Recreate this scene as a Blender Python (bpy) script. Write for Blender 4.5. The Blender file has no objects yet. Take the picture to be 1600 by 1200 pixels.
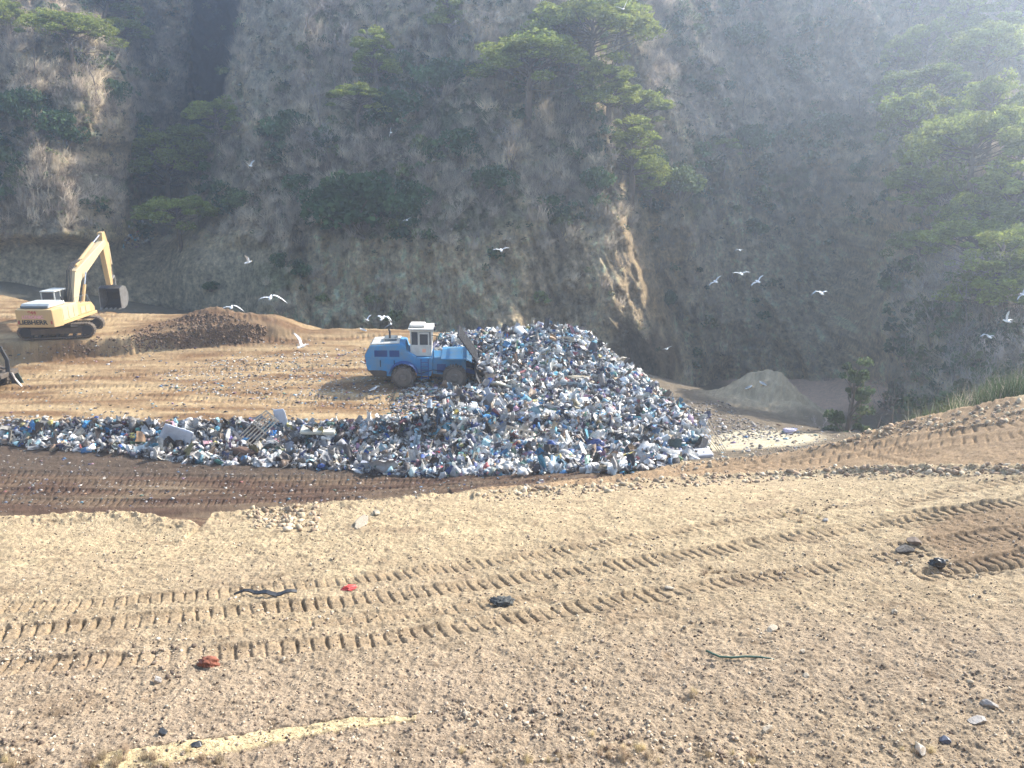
import bpy, math, random
import numpy as np
from mathutils import Vector, Matrix
random.seed(7)
RNG = np.random.default_rng(11)
SC = bpy.context.scene
COL = SC.collection

# ------------------------------------------------------------------ camera, sky, sun, exposure
PITCH = math.radians(15.8)
FPX = 1200.0                                   # focal length in pixels of the 1600 px wide picture
cam_d = bpy.data.cameras.new("camera")
cam_d.lens = 27.0; cam_d.sensor_width = 36.0
cam_d.clip_start = 0.1; cam_d.clip_end = 2000
cam = bpy.data.objects.new("camera", cam_d); COL.objects.link(cam)
cam.location = (0, 0, 0)
cam.rotation_euler = (math.pi / 2 - PITCH, 0, 0)
SC.camera = cam

SUN_EL, SUN_AZ = math.radians(36), math.radians(57)      # azimuth clockwise from +Y
wd = bpy.data.worlds.new("World"); SC.world = wd; wd.use_nodes = True
nt = wd.node_tree; nt.nodes.clear()
sky = nt.nodes.new("ShaderNodeTexSky"); sky.sky_type = 'NISHITA'; sky.sun_disc = False
sky.sun_elevation = SUN_EL; sky.sun_rotation = SUN_AZ; sky.air_density = 1.2; sky.dust_density = 1.5
bg = nt.nodes.new("ShaderNodeBackground"); bg.inputs[1].default_value = 0.15
wo = nt.nodes.new("ShaderNodeOutputWorld")
nt.links.new(sky.outputs[0], bg.inputs[0]); nt.links.new(bg.outputs[0], wo.inputs[0])
sun_d = bpy.data.lights.new("sun", 'SUN'); sun_d.energy = 4.2; sun_d.angle = math.radians(0.5)
sun_d.color = (1.0, 0.94, 0.84)
sun = bpy.data.objects.new("sun", sun_d); COL.objects.link(sun)
SUNDIR = Vector((math.sin(SUN_AZ) * math.cos(SUN_EL), math.cos(SUN_AZ) * math.cos(SUN_EL), math.sin(SUN_EL)))
sun.rotation_euler = SUNDIR.to_track_quat('Z', 'Y').to_euler()
SC.view_settings.view_transform = 'Standard'; SC.view_settings.look = 'None'
SC.view_settings.exposure = 1.38; SC.view_settings.gamma = 1.0
SC.cycles.volume_bounces = 1; SC.cycles.max_bounces = 6; SC.cycles.transparent_max_bounces = 8
SC.cycles.use_denoising = True

# ------------------------------------------------------------------ helpers
def px_ray(u, v):
    """direction (a, 1, e) through a pixel of the 1600x1200 picture: x = a*y, z = e*y"""
    u = np.asarray(u, float); v = np.asarray(v, float)
    cx = (u - 800) / FPX; cy = (600 - v) / FPX
    c, s = math.cos(PITCH), math.sin(PITCH)
    fy = c + cy * s; fz = -s + cy * c
    return cx / fy, fz / fy
def P(u, v, y):
    a, e = px_ray(u, v)
    return np.array([a * y, y, e * y])
def px_of(p):
    """world point -> picture pixel"""
    c, s = math.cos(PITCH), math.sin(PITCH)
    f = p[1] * c - p[2] * s; up = p[1] * s + p[2] * c
    return 800 + FPX * p[0] / f, 600 - FPX * up / f

_perm = {}
def _hash(ix, iy, seed):
    h = (ix.astype(np.int64) * 374761393 + iy.astype(np.int64) * 668265263 + seed * 1442695041) & 0xffffffff
    h = ((h ^ (h >> 13)) * 1274126177) & 0xffffffff
    return (h ^ (h >> 16)) & 0xffff
def noise(x, y, seed=0):
    x = np.asarray(x, float); y = np.asarray(y, float)
    ix = np.floor(x); iy = np.floor(y); fx = x - ix; fy = y - iy
    ix = ix.astype(np.int64); iy = iy.astype(np.int64)
    sx = fx * fx * fx * (fx * (fx * 6 - 15) + 10); sy = fy * fy * fy * (fy * (fy * 6 - 15) + 10)
    def g(dx, dy):
        an = _hash(ix + dx, iy + dy, seed) * (2 * math.pi / 65536.0)
        return np.cos(an) * (fx - dx) + np.sin(an) * (fy - dy)
    a = g(0, 0); b = g(1, 0); c = g(0, 1); d = g(1, 1)
    return ((a + (b - a) * sx) * (1 - sy) + (c + (d - c) * sx) * sy) * 1.5
def fbm(x, y, wl, octv=4, seed=0, gain=0.5, ridged=False):
    f = 1.0 / wl; amp = 1.0; out = 0; tot = 0
    for k in range(octv):
        n = noise(x * f + 17.3 * k, y * f - 9.1 * k, seed + 31 * k)
        if ridged: n = 1 - 2 * np.abs(n)
        out = out + amp * n; tot += amp; amp *= gain; f *= 2.03
    return out / tot
def sstep(a, b, x):
    t = np.clip((x - a) / (b - a), 0, 1); return t * t * (3 - 2 * t)
def tps_fit(pts, val, lam=1e-3):
    pts = np.array(pts, float); val = np.array(val, float); n = len(pts)
    r2 = ((pts[:, None] - pts[None]) ** 2).sum(-1)
    K = 0.5 * r2 * np.log(r2 + 1e-12) + lam * np.eye(n)
    Pm = np.c_[np.ones(n), pts]
    A = np.zeros((n + 3, n + 3)); A[:n, :n] = K; A[:n, n:] = Pm; A[n:, :n] = Pm.T
    w = np.linalg.solve(A, np.r_[val, 0, 0, 0])
    def f(x, y):
        x = np.asarray(x, float); y = np.asarray(y, float)
        out = w[n] + w[n + 1] * x + w[n + 2] * y
        for i in range(n):
            r = (x - pts[i, 0]) ** 2 + (y - pts[i, 1]) ** 2
            out = out + 0.5 * w[i] * r * np.log(r + 1e-12)
        return out
    return f

def tag(o, label=None, cat=None, group=None, kind=None):
    if label: o["label"] = label
    if cat: o["category"] = cat
    if group: o["group"] = group
    if kind: o["kind"] = kind
    return o
def mkmesh(name, verts, faces, mat=None, parent=None, smooth=False, colors=None, cname="tint"):
    """faces: an (n,3) or (n,4) array, or a list of both kinds of arrays / tuples"""
    me = bpy.data.meshes.new(name)
    if isinstance(faces, np.ndarray): faces = [faces]
    if len(faces) and not isinstance(faces[0], np.ndarray):
        me.from_pydata([tuple(v) for v in verts], [], faces)
    else:
        v = np.asarray(verts, np.float32)
        me.vertices.add(len(v)); me.vertices.foreach_set("co", v.ravel())
        idx = np.concatenate([f.ravel() for f in faces]).astype(np.int32)
        cnt = np.concatenate([np.full(len(f), f.shape[1]) for f in faces])
        me.loops.add(len(idx)); me.loops.foreach_set("vertex_index", idx)
        me.polygons.add(len(cnt))
        st = np.r_[0, np.cumsum(cnt)[:-1]].astype(np.int32)
        me.polygons.foreach_set("loop_start", st)
        me.update(calc_edges=True)
    if colors is not None:
        at = me.color_attributes.new(cname, 'FLOAT_COLOR', 'POINT')
        c = np.ones((len(me.vertices), 4), np.float32); c[:, :3] = colors
        at.data.foreach_set("color", c.ravel())
    if smooth: me.polygons.foreach_set("use_smooth", np.ones(len(me.polygons), bool))
    if mat: me.materials.append(mat)
    me.validate(); me.update()
    o = bpy.data.objects.new(name, me); COL.objects.link(o)
    if parent: o.parent = parent
    return o
def empty(name, loc=(0, 0, 0), rz=0.0):
    o = bpy.data.objects.new(name, None); COL.objects.link(o)
    o.location = loc; o.rotation_euler = (0, 0, rz); o.empty_display_size = 0.3
    return o
def copy_thing(o, parent=None):
    c = o.copy(); COL.objects.link(c)
    if parent: c.parent = parent
    for ch in list(o.children): copy_thing(ch, c)
    return c

# ------------------------------------------------------------------ materials
def new_mat(name):
    m = bpy.data.materials.new(name); m.use_nodes = True
    n = m.node_tree.nodes; b = n["Principled BSDF"]
    return m, m.node_tree, b
def nd(t, typ, **kw):
    n = t.nodes.new(typ)
    for k, v in kw.items(): setattr(n, k, v)
    return n
def surf(name, col, rough=0.6, metal=0.0, dirt=None, dirt_amt=0.5, scale=2.0, bump=0.0, bscale=20, spec=0.5):
    """paint / metal / plastic with procedural dirt patches and bump"""
    m, t, b = new_mat(name)
    b.inputs["Roughness"].default_value = rough; b.inputs["Metallic"].default_value = metal
    b.inputs["Specular IOR Level"].default_value = spec
    tc = nd(t, "ShaderNodeTexCoord")
    no = nd(t, "ShaderNodeTexNoise"); no.inputs["Scale"].default_value = scale; no.inputs["Detail"].default_value = 8
    no.inputs["Roughness"].default_value = 0.65
    t.links.new(tc.outputs["Object"], no.inputs["Vector"])
    r = nd(t, "ShaderNodeValToRGB"); r.color_ramp.elements[0].position = 0.42; r.color_ramp.elements[1].position = 0.72
    mx = nd(t, "ShaderNodeMix", data_type='RGBA')
    ml = nd(t, "ShaderNodeMath", operation='MULTIPLY'); ml.inputs[1].default_value = dirt_amt
    t.links.new(no.outputs[0], r.inputs[0]); t.links.new(r.outputs[0], ml.inputs[0]); t.links.new(ml.outputs[0], mx.inputs[0])
    mx.inputs[6].default_value = (*col, 1); d = dirt or tuple(c * 0.5 for c in col); mx.inputs[7].default_value = (*d, 1)
    t.links.new(mx.outputs[2], b.inputs["Base Color"])
    if bump:
        n2 = nd(t, "ShaderNodeTexNoise"); n2.inputs["Scale"].default_value = bscale; n2.inputs["Detail"].default_value = 6
        bp = nd(t, "ShaderNodeBump"); bp.inputs["Strength"].default_value = bump; bp.inputs["Distance"].default_value = 0.03
        t.links.new(tc.outputs["Object"], n2.inputs["Vector"]); t.links.new(n2.outputs[0], bp.inputs["Height"])
        t.links.new(bp.outputs[0], b.inputs["Normal"])
    return m
def tinted(name, rough=0.9, nscale=8.0, lo=0.6, hi=1.3, bump=0.5, bscale=25.0, bdist=0.03, spec=0.2, trans=0.0, detail=8):
    """surface whose own colour is stored per vertex, broken up by fine noise"""
    m, t, b = new_mat(name)
    b.inputs["Roughness"].default_value = rough; b.inputs["Specular IOR Level"].default_value = spec
    at = nd(t, "ShaderNodeAttribute", attribute_name="tint")
    tc = nd(t, "ShaderNodeTexCoord")
    no = nd(t, "ShaderNodeTexNoise"); no.inputs["Scale"].default_value = nscale; no.inputs["Detail"].default_value = detail
    no.inputs["Roughness"].default_value = 0.7
    mr = nd(t, "ShaderNodeMapRange"); mr.inputs[1].default_value = 0.3; mr.inputs[2].default_value = 0.7
    mr.inputs[3].default_value = lo; mr.inputs[4].default_value = hi
    vm = nd(t, "ShaderNodeVectorMath", operation='SCALE')
    t.links.new(tc.outputs["Object"], no.inputs["Vector"]); t.links.new(no.outputs[0], mr.inputs[0])
    t.links.new(at.outputs["Color"], vm.inputs[0]); t.links.new(mr.outputs[0], vm.inputs["Scale"])
    t.links.new(vm.outputs[0], b.inputs["Base Color"])
    if bump:
        n2 = nd(t, "ShaderNodeTexNoise"); n2.inputs["Scale"].default_value = bscale; n2.inputs["Detail"].default_value = 8
        n2.inputs["Roughness"].default_value = 0.75
        bp = nd(t, "ShaderNodeBump"); bp.inputs["Strength"].default_value = bump; bp.inputs["Distance"].default_value = bdist
        t.links.new(tc.outputs["Object"], n2.inputs["Vector"]); t.links.new(n2.outputs[0], bp.inputs["Height"])
        t.links.new(bp.outputs[0], b.inputs["Normal"])
    if trans:
        tr = nd(t, "ShaderNodeBsdfTranslucent"); ms = nd(t, "ShaderNodeMixShader"); ms.inputs[0].default_value = trans
        out = t.nodes["Material Output"]
        t.links.new(vm.outputs[0], tr.inputs[0]); t.links.new(b.outputs[0], ms.inputs[1]); t.links.new(tr.outputs[0], ms.inputs[2])
        t.links.new(ms.outputs[0], out.inputs[0])
    return m

# ------------------------------------------------------------------ the ground: one sheet
def fit_uvy(rows, lam=1e-3):
    p = [P(*r) for r in rows]
    return tps_fit([(q[0], q[1]) for q in p], [q[2] for q in p], lam)
# near bank and the haul road climbing at the right
A_pts = [(-400,1200,7.2),(0,1200,7.1),(400,1200,7.2),(800,1200,7.3),(1200,1200,7.3),(1600,1200,7.2),(2000,1200,7.1),
 (0,1000,10.3),(400,1000,10.4),(800,1000,10.4),(1200,1000,10.2),(1600,1000,10.0),(-300,1000,10.3),(1900,1000,9.9),
 (0,900,13.0),(400,900,13.2),(800,895,13.4),(1200,900,12.9),(1600,900,12.5),(-400,900,12.8),(2000,900,12.2),
 (0,840,15.5),(300,838,15.8),(600,830,15.8),(900,820,16.2),(1200,810,16.2),(1600,800,15.3),(2000,790,15.0),
 (0,812,17.0),(300,805,17.5),(600,784,18.6),(800,768,20.2),(1000,750,22.2),(-300,815,16.8),
 (1300,745,20.8),(1600,722,18.4),(1300,700,24.8),(1600,645,22.0),(1150,722,25.6),(2000,560,22.0),(2000,700,17.8),
 (1000,738,25.0),(850,752,25.6)]
FA = fit_uvy(A_pts, 1e-2)
# crest of the bank (falls away behind it)
cr = np.array([P(*r)[:2] for r in [(-400,818,16.8),(-100,815,16.9),(0,812,17.0),(180,808,17.3),(290,806,16.6),(305,812,16.2),(330,800,17.3),(480,785,18.2),(600,782,18.6),(700,780,19.4),(760,768,20.2),(860,758,21.6),(1000,738,24.6),(1100,725,26.4),(1290,690,25.4),(1450,655,24.6),(1600,634,23.4),(2000,560,23.0),(2600,500,23)]])
def crest_y(x):
    return np.interp(x, cr[:, 0], cr[:, 1])
# valley floor, ravine
L_pts = [(0,790,34.0),(400,785,34.0),(700,762,34.0),(0,735,37.8),(400,740,38.0),(600,742,38.0),(-300,760,36),(0,705,40.5),(0,660,46),
 (850,752,30.5),(950,745,29.0),(1050,735,27.8),(-300,600,52),(0,600,52),(400,600,52),(700,600,52),
 (1180,692,40.0),(1260,680,41.0),(1120,650,49.0),(1080,700,42),(1200,640,58),(1150,620,68),(1250,620,74),(1210,604,84),(1100,610,82),(1380,640,66),(1380,600,76),(1440,610,66),
 (1300,720,33.0),(1420,730,32),(1600,700,32),(1600,680,45),(1450,690,50),(2000,660,34),(2000,600,48),
 (700,560,62),(900,560,66),(700,540,76),(900,560,80),(1000,590,82),(0,440,82),(-300,440,82),(-400,500,66),(200,480,78),(330,505,74),(450,520,74),(560,535,74),(200,470,92),(400,500,92)]
FL = fit_uvy(L_pts, 5e-2)
# tipping platform (rubbish cell) with its steep front
C_pts = [(0,655,43.6),(300,657,43.4),(600,659,43.2),(0,600,50.5),(600,600,50.0),(900,600,50.5),(0,558,55.5),(300,545,57.0),(600,540,57.5),(600,517,61.5),(420,515,62),(-300,655,43.8),(-300,600,51),(750,659,43.2),(900,655,43.6),(-300,520,62),(200,520,61.5),(850,520,61)]
FC = fit_uvy(C_pts, 1e-1)
def cell_front(x): return 43.4 + 0.25 * np.sin(x * 0.7) + 0.2 * np.sin(x * 1.9 + 1)
def heap_right(y): return np.interp(y, [36, 43, 50, 58, 62], [9, 8.5, 7.5, 5.0, 3.0])
# excavator platform
def FE(x, y):
    return -12.35 + (y - 57) * 0.078
def exc_front(x): return np.interp(x, [-60, -38, -32, -27, -22, -18, -14, -8], [54.2, 54.9, 56.0, 57.3, 58.2, 59.6, 62, 66])
# the rubbish heap body
D_pts = [(700,524,60.5),(780,518,60.5),(870,512,60.0),(930,532,58.5),(1000,582,53.0),(1060,640,48.0),(1105,690,43.0),(1125,706,40.6),
 (760,560,54.5),(850,560,54.8),(940,575,53.6),(720,610,49.2),(800,605,49.8),(900,612,49.4),(980,630,47.6),(760,650,45.0),(880,655,44.9),(990,670,43.8),
 (680,650,44.2),(760,690,41.0),(900,695,40.8),(1020,700,40.6),(700,738,38.0),(820,738,37.8),(920,738,37.6),(1020,730,37.8),(1070,722,38.6)]
d_xy = [P(*r) for r in D_pts]
D_out = [(-6, 52, -15.0), (-5, 47, -15.2), (-7, 57, -14.2), (-6, 62, -14), (2, 66, -17), (8, 64, -20), (11, 58, -21), (12.5, 52, -20), (14, 46, -18.5), (14, 41, -17.5),
         (12.0, 37, -17), (6, 33.5, -17), (0, 33.5, -18), (-4, 34, -18), (-5, 41, -16.5), (-5, 44, -15.4)]
FD = tps_fit([(p[0], p[1]) for p in d_xy] + [(q[0], q[1]) for q in D_out], [p[2] for p in d_xy] + [q[2] for q in D_out], 2e-2)
def smax(a, b, k):
    h = np.clip(0.5 + 0.5 * (a - b) / k, 0, 1)
    return b + (a - b) * h + k * h * (1 - h)
def base_H(x, y):
    yc = crest_y(x); w = fbm(x, x * 0 + 3.3, 1.6, 3, 5) * 0.35 + fbm(x, x * 0, 6.0, 2, 8) * 0.5
    yc = yc + w
    d = np.maximum(0, y - yc)
    A = FA(x, np.minimum(y, yc)) - 0.5 * d - 0.02 * d * d * np.where(x > 6, 1, 0)
    A = A + 0.10 * np.exp(-((y - yc + 0.3) / 0.45) ** 2) * (0.6 + fbm(x, y, 1.2, 3, 9))
    L = FL(x, y)
    # behind the near bank at the left the valley floor must stay below the sight line
    L = np.where(y < 34, np.minimum(L, FL(x, np.full_like(y, 34.0)) + np.clip((x + 3) / 6, 0, 1) * 9), L)
    H = np.maximum(A, L)
    C = FC(x, np.clip(y, 42.5, 64)) - np.maximum(0, cell_front(x) - y) * 0.9 - np.maximum(0, x - 6.0) * 0.8 - np.maximum(0, y - 61.5 - fbm(x, x*0, 8, 3, 3)) * 0.7
    H = np.where(y > 30, np.maximum(H, C), H)
    E = FE(x, y) - np.maximum(0, exc_front(x) + fbm(x, x*0, 2.5, 3, 13) * 0.5 - y) * 1.6 - np.maximum(0, y - np.interp(x, [-60, -50, -40, -33, -25], [75, 72, 66, 63.8, 63])) * .6 - np.maximum(0, x + 20 + 1.5 * fbm(y, x, 5, 3, 19)) * 0.30
    H = np.where(y > 50, np.maximum(H, E), H)
    # dug-earth mound beside the excavator
    for (mx, my, rx, ry, h) in [(-24.6, 60.5, 2.6, 2.2, 0.80), (-22.0, 60.0, 3.0, 2.2, 0.62), (-18.5, 60.2, 2.6, 1.6, 0.3), (-28.0, 58.8, 2.6, 1.5, 0.25), (-12.5, 61.5, 4.5, 1.2, 0.2)]:
        q = ((x - mx) / rx) ** 2 + ((y - my) / ry) ** 2
        H = H + h * np.exp(-q * 1.3) * (1 + 0.25 * fbm(x, y, 1.2, 3, 21))
    D = FD(x, y)
    H = np.where((y > 33) & (x > -7.5) & (x < 15) & (y < 66), smax(H, D, 0.15), H)
    # pale sand mound and its lower shoulders at the ravine edge
    c = P(1205, 640, 58)
    for (dx, dy, rx, ry, h) in [(-0.4, 0, 2.3, 3.0, 2.1), (2.6, -0.5, 2.6, 2.0, 1.0), (-2.4, 0, 1.8, 2.2, 0.8), (1.2, -4.5, 1.8, 1.2, 1.0), (0.3, 0, 0.9, 2.4, 0.35)]:
        q = ((x - c[0] - dx) / rx) ** 2 + ((y - c[1] - dy) / ry) ** 2
        H = np.where(y > 45, H + h * np.exp(-q), H)
    mr_ = np.exp(-(((x - c[0]) / 4.5) ** 2 + ((y - c[1]) / 5) ** 2)); H = H + np.where(y > 45, mr_ * (0.75 * fbm(x + .4 * y, y, 1.7, 5, 140, ridged=True, gain=.6)), 0)
    return H
DEEPY = 74.0
# track marks on the near bank and the road: (points in the picture, half width m, groove spacing m, depth m, seed)
yr = [np.array([-300., -200., -130., -80., -50., -30., -20.]), np.linspace(-12, 5.6, 24, endpoint=False)]
def seg(y0, y1, k):          # rows whose spacing is k*y^2
    n = int((1 / y0 - 1 / y1) / k); return 1 / np.linspace(1 / y0, 1 / y1, n, endpoint=False)
yr += [np.linspace(5.6, 6.7, 12, endpoint=False), seg(6.7, 20, 1.35e-4), seg(20, 34, 1.9e-4), seg(34, 76, 7.0e-5), seg(76, 130, 1.2e-4), np.array([131., 160., 260.])]
YR = np.concatenate(yr)
AC = np.concatenate([np.linspace(-3.2, -1.12, 60, endpoint=False), np.linspace(-1.12, 1.12, 1680, endpoint=False), np.linspace(1.12, 3.2, 60)])
WY = np.maximum(np.where(YR < 0, 6.0 - YR, YR), 6.0)
GX = WY[:, None] * AC[None, :]; GY = np.repeat(YR[:, None], len(AC), 1)
GH = base_H(GX, np.maximum(GY, 3.0))
GH = np.where(GY < 6.6, GH * 1.0, GH)
# bank under the camera: from the fitted surface up to the standing place
tb = sstep(6.6, 1.5, GY)
GH = GH * (1 - tb) + (-1.65 - 0.72 * np.clip(GY - 0.5, 0, 6.6)) * tb
GH = np.where(GY < 0.8, -1.65 - 0.05 * (0.8 - GY), GH)

def cast_ground(u, v, y0=6.0, y1=120.0):
    a, e = px_ray(u, v)
    a = np.atleast_1d(a); e = np.atleast_1d(e)
    ci = np.clip(np.searchsorted(AC, a), 1, len(AC) - 1); ci = np.where(np.abs(AC[ci - 1] - a) < np.abs(AC[ci] - a), ci - 1, ci)
    r0 = np.searchsorted(YR, y0); r1 = np.searchsorted(YR, y1)
    el = GH[r0:r1] / YR[r0:r1, None]
    out = np.zeros((len(a), 3))
    for i in range(len(a)):
        col = el[:, ci[i]]; k = np.argmax(col > e[i])
        if not col[k] > e[i]: k = len(col) - 1
        if k > 0:
            f = (e[i] - col[k - 1]) / max(col[k] - col[k - 1], 1e-9); f = min(max(f, 0), 1)
        else: f = 1; k = 1
        yy = YR[r0 + k - 1] * (1 - f) + YR[r0 + k] * f
        out[i] = (a[i] * yy, yy, e[i] * yy)
    return out
def ground_z(x, y):
    w = max(y, 6.0); c = np.interp(x / w, AC, np.arange(len(AC))); r = np.interp(y, YR, np.arange(len(YR)))
    c0, r0 = int(c), int(r); c1, r1 = min(c0 + 1, len(AC) - 1), min(r0 + 1, len(YR) - 1); fc, fr = c - c0, r - r0
    return (GH[r0, c0] * (1 - fc) + GH[r0, c1] * fc) * (1 - fr) + (GH[r1, c0] * (1 - fc) + GH[r1, c1] * fc) * fr

TRACKS = [
 ([(-60,955),(150,945),(380,925),(520,912),(700,888),(850,868),(960,848),(1100,822),(1250,800)], 0.22, 0.21, 0.055, 1),
 ([(-60,1000),(60,985),(250,968),(400,953),(560,938),(700,922),(850,900),(1050,872),(1180,850),(1300,832),(1430,806),(1700,770)], 0.26, 0.24, 0.075, 2),
 ([(-60,1045),(100,1038),(300,1025),(450,1012),(600,1000),(720,982),(850,960),(1000,935),(1200,903),(1330,882),(1450,862)], 0.24, 0.25, 0.07, 3),
 ([(300,990),(560,968),(760,948),(860,930)], 0.18, 0.24, 0.03, 4),
 ([(1400,822),(1500,800),(1700,772)], 0.30, 0.24, 0.08, 5),
 ([(1400,862),(1500,845),(1720,815)], 0.30, 0.24, 0.085, 6),
 ([(1440,905),(1560,882),(1720,850)], 0.30, 0.24, 0.085, 7),
 ([(1400,790),(1500,765),(1700,735)], 0.25, 0.24, 0.06, 8),
 ([(1000,752),(1200,725),(1400,690),(1620,655)], 0.30, 0.30, 0.09, 9),
 ([(1060,738),(1200,712),(1400,678),(1620,645)], 0.25, 0.30, 0.06, 10),
 ([(1150,735),(1300,718),(1500,690),(1650,675)], 0.30, 0.28, 0.07, 11),
 ([(850,765),(1000,745),(1200,718)], 0.3, 0.3, 0.07, 12),
 ([(-60,768),(200,770),(450,768),(700,760),(880,750),(1000,742)], 0.35, 0.34, 0.12, 13),
 ([(-60,752),(200,755),(450,756),(700,752),(900,742)], 0.30, 0.34, 0.10, 14),
 ([(-60,738),(150,742),(400,748),(700,746)], 0.30, 0.34, 0.08, 15),
 ([(-60,782),(100,784),(300,786),(560,778)], 0.35, 0.34, 0.10, 16),
 ([(-60,548),(100,548),(300,543),(450,531),(600,525)], 0.28, 0.42, 0.14, 17),
 ([(-60,590),(150,590),(300,580),(560,570)], 0.3, 0.42, 0.10, 18),
 ([(-60,610),(200,604),(500,622),(700,625)], 0.3, 0.42, 0.10, 19),
 ([(-60,625),(200,618),(500,633),(700,640)], 0.3, 0.42, 0.08, 20),
 ([(-60,492),(100,498),(200,500),(330,498)], 0.3, 0.42, 0.12, 21),
 ([(180,490),(330,486),(400,492)], 0.3, 0.42, 0.12, 22)]
TM = np.zeros_like(GH)      # how strongly a spot was tracked over
def stamp(pts, hw, sp, dep, seed):
    global GH, TM
    if seed < 9: dep = dep * 0.95; sp = sp * 0.9; hw = hw * 0.95
    # densify
    us = []; vs = []
    for (u0, v0), (u1, v1) in zip(pts[:-1], pts[1:]):
        k = max(2, int(abs(u1 - u0) / 12))
        for i in range(k): us.append(u0 + (u1 - u0) * i / k); vs.append(v0 + (v1 - v0) * i / k)
    us.append(pts[-1][0]); vs.append(pts[-1][1])
    w = cast_ground(np.array(us), np.array(vs))
    # drop points that jumped to another surface, smooth
    xy = w[:, :2]
    for _ in range(6): xy[1:-1] = (xy[:-2] + xy[1:-1] * 2 + xy[2:]) / 4
    o = np.argsort(xy[:, 0]); xy = xy[o]
    s = np.r_[0, np.cumsum(np.hypot(*(xy[1:] - xy[:-1]).T))]
    x0, x1 = xy[0, 0], xy[-1, 0]; ya, yb = xy[:, 1].min() - 1.5, xy[:, 1].max() + 1.5
    r = (YR > ya) & (YR < yb); ri = np.where(r)[0]
    if len(ri) == 0: return
    sl = slice(ri[0], ri[-1] + 1)
    X = GX[sl]; Y = GY[sl]
    yl = np.interp(X, xy[:, 0], xy[:, 1]); S = np.interp(X, xy[:, 0], s)
    sl_ = np.gradient(xy[:, 1], xy[:, 0] + np.arange(len(xy)) * 1e-6); slope = np.interp(X, xy[:, 0], sl_)
    cosn = 1 / np.sqrt(1 + slope ** 2); lat = (Y - yl) * cosn; S = S + (Y - yl) * cosn * slope
    lat = lat + fbm(X, Y, 0.8, 2, seed) * 0.06
    inside = (X > x0) & (X < x1)
    m = sstep(hw + 0.06, hw - 0.03, np.abs(lat)) * inside
    m = m * np.clip(0.85 + 0.9 * fbm(S, lat * 2, 2.0, 3, seed + 40), 0.05, 1)
    ph = (S / sp + 0.12 * lat / hw + 0.05 * noise(S * 2, lat * 4, seed)) % 1.0
    groove = np.exp(-((ph - 0.5) / 0.11) ** 2)
    rim = np.exp(-((np.abs(lat) - hw - 0.07) / 0.06) ** 2) * inside * np.clip(0.5 + fbm(S, lat, 0.7, 2, seed + 3), 0, 1)
    GH[sl] += -dep * 0.4 * m - dep * 1.0 * m * groove * np.clip(0.85 + 1.0 * fbm(S, lat, 0.5, 2, seed + 7), 0.15, 1.4) + dep * 0.5 * rim
    TM[sl] = np.maximum(TM[sl], m)
for tr in TRACKS: stamp(*tr)

# soil relief
near = sstep(26, 18, GY); mid = 1 - near
bankw = (GY < crest_y(GX) + 0.5).astype(float)
region_right = sstep(1440, 1480, 800 + FPX * GX / np.maximum(GY, 6))
px_scale = np.maximum(GY, 6.0) / 768.0
det = 0.05 * fbm(GX, GY, 1.3, 3, 50) + 0.03 * fbm(GX, GY, 0.4, 3, 51, ridged=True)
crumb = fbm(GX, GY, 0.13, 3, 52, gain=0.7)
GH += np.where(GY > 5, near * (det + 0.043 * crumb * (1 - 0.55 * TM)), 0)
# mid-field ruts run along the haul direction
rut = fbm(GX * 0.06, (GY + 0.03 * GX) * 1.0, 0.9, 3, 60)
GH += mid * (0.10 * rut * (GY < 66) + 0.05 * fbm(GX, GY, 0.8, 4, 61, gain=0.65) + 0.035 * fbm(GX, GY, 0.28, 2, 62))
# rougher berm at the far edge of the road and the fallen face
ed = np.abs(GY - crest_y(GX))
GH += sstep(1.0, 0.1, ed) * bankw * 0.10 * fbm(GX, GY, 0.35, 4, 63, ridged=True)
moundm = np.exp(-(((GX + 22.5) / 5.5) ** 2 + ((GY - 60) / 3) ** 2) * 1.2)
GH += moundm * 0.25 * fbm(GX, GY, 0.7, 4, 64, ridged=True)
# windrow of rubble in front of the road at the right
pw = cast_ground(np.array([740, 820, 900, 1000, 1100, 1200, 1300, 1400, 1500, 1620]), np.array([775, 768, 765, 757, 748, 742, 738, 734, 733, 735]))
pw = pw[np.argsort(pw[:, 0])]
wy = np.interp(GX, pw[:, 0], pw[:, 1]); wi = (GX > pw[0, 0]) & (GX < pw[-1, 0] + 3)
wr = np.exp(-((GY - wy) / 0.28) ** 2) * wi
GH += wr * (0.13 + 0.13 * fbm(GX, GY, 0.4, 4, 65))
# eroded step at the lower right and in the pale slab at the lower left
def strip(pts, w0, h, fn=None):
    q = cast_ground(np.array([p[0] for p in pts]), np.array([p[1] for p in pts])); q = q[np.argsort(q[:, 0])]
    yy = np.interp(GX, q[:, 0], q[:, 1]); i = (GX > q[0, 0]) & (GX < q[-1, 0])
    return yy, i
yy, i = strip([(1440, 888), (1490, 892), (1560, 885), (1660, 872)], .2, .1)
GH += -0.10 * np.exp(-((GY - yy + 0.04) / 0.07) ** 2) * i
slab_pts = [(150,1195,20),(260,1180,20),(380,1162,18),(480,1145,14),(560,1133,12),(650,1120,6)]
q = cast_ground(np.array([p[0] for p in slab_pts]), np.array([p[1] for p in slab_pts])); qo = np.argsort(q[:, 0]); q = q[qo]
ys = np.interp(GX, q[:, 0], q[:, 1]); hwid = np.interp(GX, q[:, 0], np.array([p[2] for p in slab_pts])[qo] / 1200 * 7.6 * 1.5 / 2 * 2.2)
slabm = sstep(1.15, 0.85, np.abs(GY - ys) / np.maximum(hwid, 0.01)) * (GX > q[0, 0]) * (GX < q[-1, 0])
GH += slabm * (0.03 - 0.018 * crumb) - 0.05 * np.exp(-((GY - ys - hwid * 1.1) / 0.03) ** 2) * (GX > q[0, 0]) * (GX < q[-1, 0])

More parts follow.
